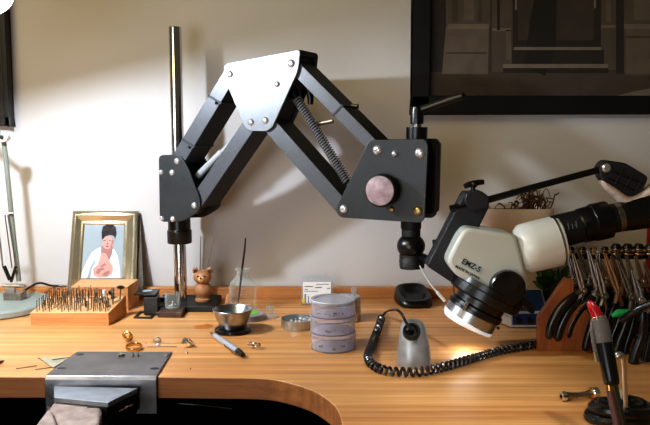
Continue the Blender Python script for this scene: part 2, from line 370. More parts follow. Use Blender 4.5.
# ------------------------------------------------------------ desk lamp
lx = S(-5, 300, 1.475).x
lamp = thing('desk_lamp', 'grey-green jointed desk lamp on a round base by the left edge', 'lamp', (lx, 1.475, DESK))
MB().lathe([(0, 0), (.101, 0), (.105, .003), (.105, .012), (.102, .015), (.03, .017), (.0, .017)], (lx, 1.475, DESK), 'green', seg=64).build('base', lamp)
b = MB(); p = S(15, 294, 1.49)
b.box((p.x, 1.49, DESK+.024), (.036, .03, .016), 'dsteel'); b.box((p.x-.004, 1.478, DESK+.036), (.02, .006, .014), 'steel')
b.cyl((p.x-.022, 1.485, DESK+.045), (p.x+.024, 1.485, DESK+.045), .004, 'steel'); b.build('pivot_bracket', lamp, bevel=.001)
def Lp(x, y, Y=1.46): return S(x, y, Y)
MB().tube([Lp(19, 281), Lp(14, 240), Lp(9, 190), Lp(5, 150), Lp(3, 136)], .0048, 'olivegrey', 10).build('arm', lamp)
b = MB()
b.cyl(Lp(-6, 213, 1.452), Lp(13, 213, 1.452), .0018, 'chrome', seg=10)
b.tube([Lp(8, 215, 1.45), Lp(16.5, 270, 1.45)], .0016, 'steel', 8); b.tube([Lp(-3, 215, 1.45), Lp(3, 268, 1.45)], .0016, 'steel', 8)
b.tube([Lp(5, 215, 1.455), Lp(12, 268, 1.455)], .0012, 'dsteel', 8)
b.build('tension_rod', lamp)
b = MB(); b.tube([Lp(4, 266, 1.45), Lp(10, 280, 1.45)], .004, 'black', 8); b.tube([Lp(16, 266, 1.45), Lp(11, 282, 1.45)], .003, 'black', 8)
b.build('spring', lamp)
e = Lp(4, 137, 1.45)
b = MB(); b.cyl(e+V((0, -.008, 0)), e+V((0, .01, 0)), .0095, 'white'); b.cyl(e+V((0, -.011, 0)), e+V((0, -.008, 0)), .005, 'chrome', seg=12); b.build('elbow_joint', lamp, bevel=.001)
LC = V((-.556, 1.10, 1.434))                  # centre of the shade opening
AX = V((.23, -.11, -.97)).normalized()        # the way the shade looks
b = MB(); b.tube(bez([e, V((-.68, 1.36, 1.36)), V((-.70, 1.22, 1.50)), LC-AX*.14], 6), .0045, 'green', 8); b.build('upper_arm', lamp)
MB().lathe([(.020, -.145), (.034, -.14), (.040, -.11), (.062, -.08), (.088, -.045), (.104, -.003), (.1055, 0), (.1035, 0)], LC, 'green', axis=AX, seg=48).build('lamp_shade', lamp)
MB().lathe([(.0, -.138), (.018, -.137), (.032, -.133), (.038, -.108), (.060, -.078), (.086, -.043), (.102, -.003), (.1035, 0)], LC, 'shade_in', axis=AX, seg=48).build('shade_lining', lamp)
bc = LC-AX*.085
b = MB(); b.cyl(bc-AX*.045, bc-AX*.02, .013, 'white'); b.build('bulb_socket', lamp)
(MB().tube(bez([V((p.x+.012, 1.50, DESK+.03)), V((p.x+.03, 1.535, DESK+.04)), V((p.x+.045, 1.56, DESK+.03)), V((p.x+.055, 1.575, DESK+.0255)), V((p.x+.075, 1.578, DESK+.0255))], 5), .0022, 'black', 8).build('power_cord', lamp))
ld = bpy.data.lights.new('lamp_bulb', 'POINT'); ld.energy = 17.5; ld.color = (.77, .865, 1.0); ld.shadow_soft_size = .016
lo = bpy.data.objects.new('lamp_bulb', ld); COL.objects.link(lo); lo.location = (-.576, 1.10, 1.449)

# ------------------------------------------------------------ silver photo frame
pfr = thing('photo_frame', 'champagne metal frame with a portrait photo, leaning behind the wooden box', 'photo frame', S(104, 300, 1.535))
T = [(73, 211), (138, 211)]
def FP(u, v, off=0):                          # u 0..1 left to right, v 0..1 top to bottom
    tl, tr = S(73, 211, 1.577), S(138, 211, 1.577); bl, br = S(67.5, 286, 1.542), S(136, 286, 1.542)
    bl = tl+(bl-tl)*1.12; br = tr+(br-tr)*1.12
    t = tl+(tr-tl)*u; bb = bl+(br-bl)*u; pp = t+(bb-t)*v
    n = (tr-tl).cross(bl-tl).normalized()
    if n.y > 0: n = -n
    return pp+n*off
b = MB(); mi = b.mi('frame_g')
u0, u1, v0, v1 = .185, .785, .165, .80
ring = lambda uu0, vv0, uu1, vv1, off: [b.bm.verts.new(FP(uu0, vv0, off)), b.bm.verts.new(FP(uu1, vv0, off)), b.bm.verts.new(FP(uu1, vv1, off)), b.bm.verts.new(FP(uu0, vv1, off))]
rs = [ring(0, 0, 1, 1, -.008), ring(0, 0, 1, 1, .0), ring(.025, .02, .975, .98, .003), ring(.06, .05, .94, .945, .004), ring(u0-.05, v0-.045, u1+.05, v1+.04, -.003), ring(u0-.02, v0-.02, u1+.02, v1+.02, -.0015), ring(u0, v0, u1, v1, -.004)]
for a, c in zip(rs, rs[1:]):
    for i in range(4): b.face([a[i], a[(i+1) % 4], c[(i+1) % 4], c[i]], mi)
b.face(rs[0], b.mi('frame_d'))
b.build('frame', pfr)
b = MB()
def ph(pts, m, k): b.prism([FP(u0+(u1-u0)*x, v0+(v1-v0)*y, -.0038+k*.00015) for x, y in pts], (0, .0001, 0), m)
def ell(cx, cy, rx, ry, n=16, rot=0): return [(cx+rx*math.cos(a)*math.cos(rot)-ry*math.sin(a)*math.sin(rot), cy+rx*math.cos(a)*math.sin(rot)+ry*math.sin(a)*math.cos(rot)) for a in [2*math.pi*i/n for i in range(n)]]
ph([(0, 0), (1, 0), (1, 1), (0, 1)], 'pbg', 0)
ph([(0, 1), (.01, .88), (.10, .70), (.22, .52), (.36, .44), (.46, .42), (.78, .46), (.88, .6), (.93, .8), (.96, 1)], 'blouse', 1)
ph([(.14, 1), (.2, .8), (.3, .66), (.33, .7), (.25, .82), (.22, 1)], 'pbg', 2)
ph([(.45, .40), (.74, .42), (.73, .54), (.66, .68), (.50, .66), (.44, .52)], 'skin2', 2)
ph([(.30, .95), (.28, .82), (.38, .76), (.42, .66), (.46, .52), (.58, .54), (.66, .66), (.77, .80), (.76, .91), (.64, .98), (.45, .99)], 'skin', 3)
ph([(.34, .90), (.40, .82), (.52, .80), (.56, .84), (.48, .86), (.42, .93)], 'skin2', 4); ph([(.50, .95), (.56, .89), (.68, .86), (.70, .89), (.62, .96)], 'skin2', 4); ph([(.44, .78), (.56, .72), (.6, .75), (.5, .8)], 'skin2', 4)
ph(ell(.615, .335, .145, .125, rot=.0), 'skin', 4)
ph([(.46, .28), (.44, .14), (.47, .03), (.55, .0), (.72, .0), (.79, .04), (.82, .16), (.79, .27), (.76, .21), (.66, .19), (.55, .21), (.50, .26)], 'hairp', 5)
ph([(.49, .30), (.56, .285), (.57, .295), (.49, .31)], 'hairp', 6); ph([(.64, .29), (.71, .30), (.71, .31), (.64, .30)], 'hairp', 6); ph([(.60, .30), (.635, .37), (.58, .37)], 'skin2', 6); ph(ell(.6, .405, .04, .012, 10), 'dred', 6)
ph([(.73, .26), (.76, .3), (.72, .42), (.66, .45), (.7, .36)], 'skin2', 5)
b.build('portrait_print', pfr)
b = MB(); b.prism([FP(.9, .05, -.009), FP(1.02, .05, -.009), FP(1.10, .98, -.009), FP(.6, .98, -.009)], (0, .003, 0), 'frame_d'); b.build('easel_back', pfr)

# ------------------------------------------------------------ wooden box behind the bur block
def hexa(b, bot, top, m, mtop=None):
    mi = b.mi(m); mt = b.mi(mtop or m); a = [b.bm.verts.new(p) for p in bot]; c = [b.bm.verts.new(p) for p in top]
    b.face(list(reversed(a)), mi); b.face(c, mt)
    for i in range(4): b.face([a[i], a[(i+1) % 4], c[(i+1) % 4], c[i]], mi)
z1 = .949
q = [D(71, 286.5, z1), D(128, 286.5, z1), D(142, 276.5, z1), D(85, 276.5, z1)]
q = [V((p.x, min(p.y, 1.532), p.z)) for p in q]
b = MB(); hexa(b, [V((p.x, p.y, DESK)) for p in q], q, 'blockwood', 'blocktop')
tag(b.build('wooden_box', bevel=.0012), 'plain pale wooden box behind the bur block, portrait frame behind it', 'box')

# ------------------------------------------------------------ bur block
fl, fr = D(30.5, 325.5), D(109, 325.5); br = D(126.6, 315); dx = br-fr; bl = fl+dx
hF, hB = .0238, .0385
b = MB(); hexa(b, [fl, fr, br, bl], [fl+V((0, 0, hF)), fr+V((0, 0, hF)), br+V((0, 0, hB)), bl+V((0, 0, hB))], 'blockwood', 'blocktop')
tag(b.build('bur_block', bevel=.001), 'sloped pale wooden block bristling with upright steel burs', 'tool block')
def on_block(u, v): return fl+(fr-fl)*u+dx*v+V((0, 0, hF+(hB-hF)*v))
protos = []
for k in range(4):
    b = MB(); h = .0195; hr = (.0012, .0016, .001, .002)[k]
    b.lathe([(0, -.003), (.0009, -.003), (.0009, h-.005), (.0006, h-.0035), (hr, h-.002), (hr*.7, h), (0, h+.0006)], (0, 0, 0), 'burm', seg=7)
    o = b.build('dental_bur', origin=(0, 0, 0)); protos.append(o)
nb = 0
for r in range(10):
    for c in range(12):
        u, v = .075+.875*c/11, .07+.86*r/9
        if (r >= 5 and c >= 10) or (r >= 7 and c >= 9) or random.random() < .07: continue
        loc = on_block(u+random.uniform(-.008, .008), v+random.uniform(-.01, .01))
        k = random.randrange(4)
        if protos[k].get('label'): o = protos[k].copy(); COL.objects.link(o)
        else: o = protos[k]
        o.location = loc; o.scale = (1, 1, random.uniform(.85, 1.15)); o.rotation_euler = (random.uniform(-.05, .05), random.uniform(-.05, .05), 0)
        tag(o, 'thin steel bur standing upright in the sloped wooden block', 'bur', 'steel burs in the block')
def bit(name, u, v, prof, m, label, tilt=(0, 0)):
    b = MB(); b.lathe(prof, (0, 0, 0), m, seg=16); o = b.build(name, origin=(0, 0, 0)); o.location = on_block(u, v); o.rotation_euler = (*tilt, 0)
    return tag(o, label, 'bit')
bit('polishing_bit', .80, .62, [(0, -.003), (.001, -.003), (.001, .012), (.0035, .012), (.0035, .023), (0, .023)], 'bluew', 'pale blue-grey cylinder bit at the back of the bur block')
bit('polishing_bit', .93, .55, [(0, -.003), (.001, -.003), (.001, .008), (.0028, .008), (.0028, .026), (.0016, .030), (0, .030)], 'dsteel', 'tallest dark steel bit in the bur block')
bit('polishing_bit', .90, .30, [(0, -.003), (.001, -.003), (.001, .006), (.004, .007), (.004, .014), (0, .015)], 'silver', 'short bright silver drum bit near the block\'s right edge')
bit('brush_wheel', .97, .78, [(0, -.003), (.001, -.003), (.001, .022), (.007, .0225), (.008, .0245), (.004, .027), (0, .0275)], 'black', 'black mushroom-shaped wheel bit at the block\'s back right corner', (.1, .1))
bit('brush_wheel', .85, .80, [(0, -.003), (.001, -.003), (.001, .010), (.005, .0105), (.005, .016), (0, .0165)], 'black', 'small black drum wheel between the pale cylinder bit and the box', (.1, .0))

# ------------------------------------------------------------ folding magnifier
c = D(147, 317)
fm = thing('folding_magnifier', 'black folding linen magnifier standing open right of the wooden box', 'magnifier', c)
def qd(pts, z): return [D(x, y, z) for x, y in pts]
b = MB()
o_ = qd([(133.5, 318.5), (152, 319), (157, 312.5), (140, 312)], DESK)
i_ = [o_[0]+(o_[2]-o_[0])*.16, o_[1]+(o_[3]-o_[1])*.16, o_[2]+(o_[0]-o_[2])*.16, o_[3]+(o_[1]-o_[3])*.16]
for i in range(4): b.prism([o_[i], o_[(i+1) % 4], i_[(i+1) % 4], i_[i]], (0, 0, .002), 'black')
b.build('foot_frame', fm)
b = MB(); bb = qd([(144, 315), (158, 315), (160, 309), (146.5, 309)], DESK+.002)
b.prism(bb, (0, 0, .034), 'black'); b.build('body', fm, bevel=.001)
b = MB(); t_ = qd([(133.5, 295), (155, 296), (160, 290.5), (141, 289.5)], DESK+.038)
b.prism(t_, (0, 0, .003), 'black'); b.build('lens_plate', fm, bevel=.0006)
cc = sum(t_, V())/4
MB().lathe([(0, .0032), (.009, .0032), (.010, .0045), (.0095, .0045), (.0085, .0038), (0, .0042)], cc, 'glass2').build('lens', fm)

# ------------------------------------------------------------ pole stand base, small jar
PY = 1.50
polex = S(181, 303, PY).x
tag(MB().prism([V((polex-.048, 1.447, DESK)), V((polex+.076, 1.447, DESK)), V((polex+.076, 1.552, DESK)), V((polex-.048, 1.552, DESK))], (0, 0, .012), 'matte').build('base_plate', bevel=.002), 'flat black plate under the steel pole and the wooden bear', 'plate')
c = D(170, 318)
blk = [D(157.5, 317.5), D(182, 318), D(187, 309.5), D(163, 309)]
tag(MB().prism(blk, (0, 0, .0105), 'darkwood').build('wood_block', bevel=.001), 'small dark wood block under the little glass jar', 'block')
jc = sum(blk, V())/4+V((0, 0, .0108))
jar = thing('glass_jar', 'tiny glass jar of metal bits on the small dark wood block', 'jar', jc)
MB().lathe([(0, 0), (.012, 0), (.014, .003), (.014, .026), (.0125, .031), (.0115, .031), (.013, .026), (.013, .003), (0, .001)], jc, 'glass', seg=28).build('glass', jar)
b = MB()
for i in range(14):
    a = random.uniform(0, 6.28); r = random.uniform(0, .009)
    b.ball(jc+V((r*math.cos(a), r*math.sin(a), .004+random.uniform(0, .009))), random.uniform(.0016, .003), random.choice(['silver', 'gold', 'clay', 'dsteel']), 8, (1, .8, .6))
tag(b.build('metal_scraps'), 'bright metal bits inside the tiny glass jar', 'scraps', kind='stuff')
c = D(163.5, 308)+V((-.002, .012, 0))
b = MB(); b.lathe([(0, 0), (.009, 0), (.009, .012), (.008, .014), (0, .014)], c, 'black'); b.lathe([(.0085, .014), (.007, .020), (0, .021)], c, 'blue')
tag(b.build('ink_pot'), 'little black pot with dark blue cap behind the small glass jar', 'pot')

# ------------------------------------------------------------ wooden bear
by = 1.495; bx0 = S(203, 300, by).x; bz = DESK+.012
bear = thing('wooden_bear', 'turned wooden bear figure holding three thin needles, beside the pole', 'figurine', (bx0, by, bz))
hz = S(203, 277, by).z; bz1 = S(203, 290, by).z; rb = PX(9.4, by)
b = MB(); b.lathe([(0, 0), (rb*.8, 0), (rb*.85, .002), (rb*.85, .004), (rb*.72, .006)] + [(rb*math.cos(a), bz1-bz+rb*.92*math.sin(a)) for a in [math.radians(t) for t in range(-42, 60, 8)]] + [(rb*.4, bz1-bz+rb*.86), (0, bz1-bz+rb*.88)], (bx0, by, bz), 'bear', seg=36); b.build('body', bear)
b = MB(); b.ball((bx0, by, hz), PX(9.2, by), 'bear', 28, (1, .9, .82)); hd = b.build('head', bear)
for sx in (-1, 1):
    b = MB(); b.ball((bx0+sx*PX(7.2, by), by, hz+PX(6.6, by)), PX(3.4, by), 'bear', 14, (1, .6, 1)); b.ball((bx0+sx*PX(7.2, by), by-PX(1.6, by), hz+PX(6.6, by)), PX(2, by), 'darkwood', 10, (1, .5, 1)); b.build('ear', hd)
b = MB(); b.ball((bx0-PX(.5, by), by-PX(7.6, by), hz-PX(1, by)), PX(3.6, by), 'blocktop', 14, (1, .6, .8)); b.ball((bx0-PX(.5, by), by-PX(9.8, by), hz+PX(.6, by)), PX(1, by), 'hairp', 8)
b.build('snout', hd)
b = MB()
for sx in (-1, 1): b.ball((bx0+sx*PX(3.4, by), by-PX(7.6, by), hz+PX(2.2, by)), PX(.9, by), 'hairp', 8)
b.build('eyes', hd)
for (x0, y0, x1, y1, t) in ((200, 269, 200.7, 236, 'leftmost upright needle in the wooden bear\'s head'), (202.5, 268.5, 204.5, 238, 'middle needle in the wooden bear\'s head, leaning slightly'), (206, 269, 214, 237, 'needle leaning right out of the wooden bear\'s head')):
    b = MB(); b.tube([S(x0, y0+3, by), S(x1, y1, by)], [.0013, .0008], 'dsteel', 7); tag(b.build('needle'), t, 'needle')

# ------------------------------------------------------------ bottle with brush
c = D(243, 310.5); c.z = DESK
Yb = c.y; rr = PX(13.8, Yb); zz = lambda y, Y=Yb: S(243, y, Y).z-DESK
bt = thing('glass_bottle', 'clear round-shouldered glass bottle behind the steel bowl', 'bottle', c)
H = zz(268)
pr = [(0, 0), (rr*.93, 0), (rr, .003), (rr, zz(287)), (rr*.9, zz(282)), (rr*.55, zz(277.5)), (rr*.42, zz(275)), (rr*.42, zz(271)), (rr*.55, zz(269.5)), (rr*.55, H), (rr*.36, H), (rr*.36, zz(274))]
MB().lathe(pr, c, 'glass', seg=40).build('glass', bt)
tag(MB().tube([S(245.5, 238, Yb), S(244.5, 250, Yb), S(242, 270, Yb), S(239, 296, Yb), S(238, 303, Yb)], [.0014, .002, .0022, .0018, .0009], 'matte', 10).build('paint_brush'), 'thin black brush handle leaning in the glass bottle', 'brush')
c2 = D(231.5, 311); b = MB()
b.lathe([(0, 0), (.006, 0), (.0068, .006), (.007, .015), (.006, .026), (.003, .034), (0, .036)], c2+V((-.006, .0, 0)), 'bear', seg=18); tag(b.build('wooden_peg'), 'small pointed wooden peg between the bear and the bottle', 'peg')

# ------------------------------------------------------------ steel bowl on puck
c = D(233, 331.5)
tag(MB().lathe([(0, 0), (PX(18.5, c.y), 0), (PX(19, c.y), .002), (PX(18.5, c.y), .006), (PX(16, c.y), .007), (0, .007)], c, 'rubber', seg=40).build('rubber_puck'), 'round black rubber puck under the steel bowl', 'puck')
bz0 = c.z+.0072; Hb = S(233, 309, c.y).z-bz0; r0, r1 = PX(13.2, c.y), PX(20.3, c.y)
b = MB(); b.lathe([(0, 0), (r0*.95, 0), (r0, .001), (r0+(r1-r0)*.5, Hb*.5), (r1*.985, Hb-.001), (r1*1.02, Hb), (r1*1.0, Hb+.0008), (r1*.95, Hb-.001), (r0+(r1-r0)*.42, Hb*.45), (r0*.9, .0015), (0, .0015)], V((c.x, c.y, bz0)), 'steel', seg=48)
tag(b.build('steel_bowl'), 'small flared stainless steel bowl on the black rubber puck', 'bowl')

# ------------------------------------------------------------ dish with green label, stopper
c = D(250, 319); b = MB(); rr = PX(15, c.y)
dz = thing('plastic_dish', 'low lilac plastic dish with a green label behind the steel bowl', 'dish', c)
MB().lathe([(0, 0), (rr, 0), (rr, .011), (rr*.95, .012), (0, .012)], c, 'plastict', seg=36).build('dish', dz)
MB().lathe([(0, .0121), (rr*.62, .0121), (rr*.62, .0126), (0, .0126)], c, 'label_g', seg=24).build('label_sticker', dz)
c = D(270, 317.5); b = MB()
b.lathe([(0, 0), (PX(8.5, c.y), 0), (PX(8.5, c.y), .003), (PX(4, c.y), .006), (PX(3, c.y), .009), (PX(4, c.y), .012), (PX(4, c.y), .020), (PX(3, c.y), .0225), (0, .0225)], c, 'glass2', seg=28)
tag(b.build('glass_stopper'), 'clear faceted glass stopper standing left of the flat tin', 'stopper')

# ------------------------------------------------------------ flat tin with chips
c = D(297.5, 327); rr = PX(17, c.y); b = MB()
b.lathe([(0, 0), (rr*.97, 0), (rr, .001), (rr, .0155), (rr*1.02, .0165), (rr*.96, .0165), (rr*.95, .002), (0, .002)], c, 'tinmetal', seg=44)
tag(b.build('flat_tin'), 'shallow round open metal tin left of the stacked clear containers', 'tin')
b = MB()
for i in range(60):
    a = random.uniform(0, 6.28); r = rr*.85*math.sqrt(random.random()); q = Matrix.Rotation(random.uniform(0, 3), 3, V((random.random(), random.random(), random.random())).normalized())
    b.box(c+V((r*math.cos(a), r*math.sin(a), .006+random.uniform(0, .008))), (random.uniform(.003, .006), random.uniform(.003, .005), .0015), random.choice(['clay', 'clay', 'silver']), rot=q)
tag(b.build('white_chips'), 'loose white and silvery chips filling the shallow round tin', 'chips', kind='stuff')

# ------------------------------------------------------------ stack of three clear containers
c = D(333, 347.2); rr = PX(23, c.y+.02); z = DESK; Ht = (S(333, 298, c.y).z-DESK)/3
lab = {0: 'clear lilac round container at the bottom of the stack of three', 1: 'clear lilac round container in the middle of the stack of three', 2: 'clear lidded round container topmost on the stack of three'}
for k in range(3):
    o = V((c.x+(.0006, -.0006, 0)[k], c.y, z+k*Ht)); rk = rr*(1.0, 1.0, .985)[k]
    t = thing('round_container', lab[k], 'container', o, 'stacked clear round containers')
    b = MB(); b.lathe([(0, .0006), (rk*.965, .0006), (rk*.975, .0016), (rk*.975, Ht-.0052)], o, 'plastic', seg=64); b.lathe([(0, .0022), (rk*.92, .0022)], o, 'plastic', seg=64)
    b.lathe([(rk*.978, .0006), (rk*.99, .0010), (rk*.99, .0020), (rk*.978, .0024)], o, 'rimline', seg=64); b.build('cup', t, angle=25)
    b = MB(); b.lathe([(0, Ht-.0014), (rk*.80, Ht-.0014), (rk*.81, Ht-.0004), (rk*.97, Ht-.0004), (rk*.995, Ht-.0010), (rk*.995, Ht-.0052)], o, 'plastict' if k == 2 else 'plastic', seg=64)
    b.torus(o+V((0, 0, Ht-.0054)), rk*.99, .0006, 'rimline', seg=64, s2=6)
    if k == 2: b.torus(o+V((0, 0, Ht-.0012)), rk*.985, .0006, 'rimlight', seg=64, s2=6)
    b.build('lid', t, angle=25)
    for j in range(9):
        a = random.uniform(3.6, 5.8); r = rk*random.uniform(.4, .86)
        pp = o+V((r*math.cos(a), r*math.sin(a), .0055))
        b2 = MB(); q = Matrix.Rotation(random.uniform(0, 3), 3, 'Z')
        b2.box(V((0, 0, 0)), (random.uniform(.002, .009), .0016, random.uniform(.001, .003)), random.choice(['dsteel', 'silver', 'inkblack', 'dsteel']), rot=q)
        oo = b2.build('metal_offcut', origin=(0, 0, 0)); oo.location = pp
        tag(oo, ('tiny metal offcut inside the bottom clear container', 'tiny metal offcut inside the middle clear container', 'tiny metal offcut inside the top clear container')[k], 'offcut', ('offcuts in the bottom container', 'offcuts in the middle container', 'offcuts in the top container')[k])
# second canister behind
c = D(347, 320); rr = PX(14, c.y); hh = S(347, 296, c.y).z-DESK
t = thing('metal_canister', 'grey metal canister with a clear knob, half hidden behind the stacked containers', 'canister', c)
b = MB(); b.lathe([(0, 0), (rr*.97, 0), (rr, .002), (rr, hh*.62), (rr*.96, hh*.64), (rr, hh*.66), (rr, hh*.9), (rr*.96, hh*.93), (rr*.96, hh), (0, hh)], c, 'tinmetal', seg=36); b.build('body', t)
b = MB(); b.lathe([(.003, 0), (.003, .005), (.0055, .008), (.0055, .014), (.003, .016), (0, .016)], c+V((PX(7, c.y), 0, hh)), 'glass2', seg=16); b.build('knob', t)

# ------------------------------------------------------------ card in acrylic holder
c = D(317, 304.5)
t = thing('card_holder', 'clear acrylic holder with a white printed card, by the back ledge', 'card holder', c)
Yc = c.y
b = MB(); b.prism([S(301, 305, Yc), S(333, 305, Yc), S(333, 275, Yc+.012), S(301.5, 275, Yc+.012)], (0, .0015, 0), 'glass2')
b.prism([S(301, 305, Yc), S(333, 305, Yc), S(333, 303.5, Yc-.012), S(301, 303.5, Yc-.012)], (0, .0, .0015), 'glass2')
b.build('acrylic_stand', t)
b = MB(); Yk = Yc-.001
def cp(x, y, k=0): return S(x, y, Yk+.010*(305-y)/30-k*.0003)
b.prism([cp(303, 304), cp(331, 304), cp(331, 282), cp(303, 282)], (0, .0004, 0), 'paper')
for (x0, y0, x1, y1) in ((316, 284, 329, 284.7), (304.5, 286, 313, 287), (315, 287, 322, 288), (304.5, 289, 308, 289.8), (327, 288, 330, 289), (304.5, 291, 318, 291.6), (304.5, 294, 306, 303), (308, 296, 309, 303), (312, 297, 318, 297.7), (312, 300, 325, 300.7)):
    b.prism([cp(x0, y1, 1), cp(x1, y1, 1), cp(x1, y0, 1), cp(x0, y0, 1)], (0, .0002, 0), 'ink')
b.prism([cp(x, y, 2) for x, y in ell(303.5, 300.5, 1.8, 2)], (0, .0002, 0), 'yellow')
b.build('printed_card', t)

# ------------------------------------------------------------ black tray
c = D(413, 304)
b = MB()
def sup(cx, cy, rx, ry, z, n=36, p=3.2, rot=.12):
    out = []
    for i in range(n):
        a = 2*math.pi*i/n; x = rx*math.copysign(abs(math.cos(a))**(2/p), math.cos(a)); y = ry*math.copysign(abs(math.sin(a))**(2/p), math.sin(a))
        out.append(V((cx+x*math.cos(rot)-y*math.sin(rot), cy+x*math.sin(rot)+y*math.cos(rot), z)))
    return out
rx, ry = PX(17, c.y), PX(22, c.y)
hs = lambda p: p + V((0, 0, (p.y-(c.y-ry))*.26))
secs = [sup(c.x, c.y, rx*1.05, ry*1.0, DESK), sup(c.x, c.y, rx*1.1, ry*1.04, DESK+.006), [hs(p) for p in sup(c.x, c.y, rx, ry*.96, DESK+.014)], [hs(p) for p in sup(c.x, c.y, rx*.9, ry*.88, DESK+.0145)], [hs(p) for p in sup(c.x, c.y+.003, rx*.74, ry*.72, DESK+.013, p=2.3)], [hs(p) for p in sup(c.x, c.y+.003, rx*.62, ry*.60, DESK+.002, p=2.2)], [hs(p) for p in sup(c.x, c.y+.003, rx*.3, ry*.3, DESK-.002, p=2)]]
b.loft(secs, 'black'); tag(b.build('black_tray', subsurf=1, angle=80), 'black moulded tray with a dished centre, behind the cone-shaped holder', 'tray')

# ------------------------------------------------------------ handpiece holder and coiled cord
c = D(414, 365); Y0 = c.y
hs_ = thing('handpiece_holder', 'grey cast metal cone-shaped handpiece holder with a black socket', 'holder', c)
b = MB(); secs = []
for (y, hw, dp, sh) in ((369.5, 18, .024, 0), (366, 18.2, .0245, 0), (352, 16.8, .023, .001), (338, 14.4, .020, .003), (328, 12.6, .017, .006), (323, 10, .012, .009), (320.5, 6, .007, .011), (320, 2.5, .003, .012)):
    z = S(414, y, Y0+sh-dp*.6).z; z = max(z, DESK) if y > 366 else z
    cxp = S(414+ (370-y)*-.01, y, Y0).x
    secs.append([V((cxp+PX(hw, Y0)*math.copysign(abs(math.cos(a))**.8, math.cos(a)), Y0+sh+dp*math.sin(a), z)) for a in [2*math.pi*k/28 for k in range(28)]])
secs[0] = [V((p.x, p.y, DESK)) for p in secs[0]]
b.loft(secs, 'alu'); b.build('body', hs_, angle=60)
pc = S(411.5, 331, Y0-.022); ax = V((-.1, -.75, .66)).normalized()
MB().lathe([(0, -.006), (PX(9, Y0), -.006), (PX(9, Y0), .001), (PX(8, Y0), .003), (PX(6.4, Y0), .003), (PX(5.6, Y0), .0), (0, -.001)], pc, 'black', axis=ax, seg=28).build('socket', hs_)
MB().cyl(pc+ax*-.002, pc+ax*.010, PX(4, Y0), 'rubber', r2=PX(2.6, Y0), seg=18).build('cord_grip', hs_)
cp_ = [pc+ax*.009]
Zc = DESK+.0075
P3 = [pc+ax*.009, S(407, 324, Y0-.028), S(401, 313, Y0-.02), S(394, 309.5, Y0+.02), D(386, 312, Zc+.01), D(381.5, 318, Zc)]
strand = bez(P3, 6)
path = bez([D(x, y, Zc) for x, y in ((381.5, 318), (377.5, 330), (371.5, 346), (368, 356), (372, 364.5), (384, 370), (400, 371.5), (420, 371.5), (444, 366.5), (470, 359), (500, 350.5), (525, 345.5), (541, 342.5))], 14)
# resample
L_ = [0]
for a, c_ in zip(path, path[1:]): L_.append(L_[-1]+(c_-a).length)
def at(s):
    import bisect
    i = min(max(bisect.bisect(L_, s)-1, 0), len(path)-2); t = (s-L_[i])/max(L_[i+1]-L_[i], 1e-9); return path[i].lerp(path[i+1], t)
pts = []; tot = L_[-1]; pitch0 = .0098; s = 0; ph_ = 0
while s < tot:
    t = (at(min(s+.004, tot))-at(max(s-.004, 0))).normalized(); nx = t.cross(V((0, 0, 1))).normalized(); ny = nx.cross(t)
    pts.append(at(s)+(nx*math.cos(ph_)+ny*math.sin(ph_))*.0054)
    pit = pitch0 if s > .13 else pitch0*1.5
    ph_ += 2*math.pi/9; s += pit/9
allp = strand[:-3]+[strand[-3].lerp(pts[0], .5)]+pts
b = MB(); b.tube(allp, .0023, 'cordm', 6); b.build('coiled_cord', hs_)['label'] = 'black coiled cord running across the bench to the pliers rack'

# ------------------------------------------------------------ pole and articulated arm
AL = math.radians(24)
u_ = V((math.cos(AL), -math.sin(AL), 0)); n_ = V((-math.sin(AL), -math.cos(AL), 0))   # n_ points toward the viewer
PC = V((polex, PY, 0)); TK = .078
def A(px, py, off=0):                   # point of the arm plane; off > 0 is nearer the viewer than the front plates
    P0 = PC + n_*(TK/2+off); d = ray(px, py); t = (P0-CAM).dot(n_)/d.dot(n_); return CAM+d*t
pole = MB(); ztop = S(175.5, 27, PY).z
pole.lathe([(0, DESK+.0122), (.0125, DESK+.0122), (.0125, ztop-.001), (.0118, ztop), (0, ztop)], PC, 'chrome', seg=32)
tag(pole.build('steel_pole', origin=(PC.x, PC.y, DESK+.0122)), 'tall round polished steel pole rising behind the arm\'s left bracket', 'pole')
arm = thing('articulated_arm', 'black articulated spring arm clamped to the steel pole', 'arm', (PC.x, PC.y, S(181, 240, PY).z))
def plate(name, pts, off, thick, m, bevel=.0012, parent=None):
    b = MB(); b.prism([A(x, y, 0)+n_*off for x, y in pts], -n_*thick, m); return b.build(name, parent or arm, bevel=bevel)
# rounded polygon in pixels
def rnd(pts, r=6, n=4):
    out = []; N_ = len(pts)
    for i in range(N_):
        p0, p1, p2 = V((*pts[i-1], 0)), V((*pts[i], 0)), V((*pts[(i+1) % N_], 0))
        rr = min(r, (p0-p1).length*.45, (p2-p1).length*.45); a = p1+(p0-p1).normalized()*rr; c = p1+(p2-p1).normalized()*rr
        for k in range(n+1):
            t = k/n; q = a*(1-t)**2+p1*2*t*(1-t)+c*t*t; out.append((q.x, q.y))
    return out
LB = rnd([(158.5, 155), (180, 154.5), (187, 166), (200, 199), (199.5, 211), (183, 221.5), (159.5, 222)], 5)
TB = rnd([(223.5, 64), (300.6, 49), (298, 71), (272, 128), (266, 131.5), (249, 131), (244.5, 127.5), (224.5, 79)], 5)
RB = rnd([(369, 140), (425, 139), (428, 145), (424.5, 219), (420, 223), (340, 217.5), (335.5, 211), (338, 204)], 6)
for nm, P_, m in (('left_bracket_plate', LB, 'platec'), ('top_bracket_plate', TB, 'platelit'), ('right_bracket_plate', RB, 'platec')):
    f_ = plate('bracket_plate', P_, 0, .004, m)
    plate('rear_bracket_plate', P_, -TK+.004, .004, 'coat')
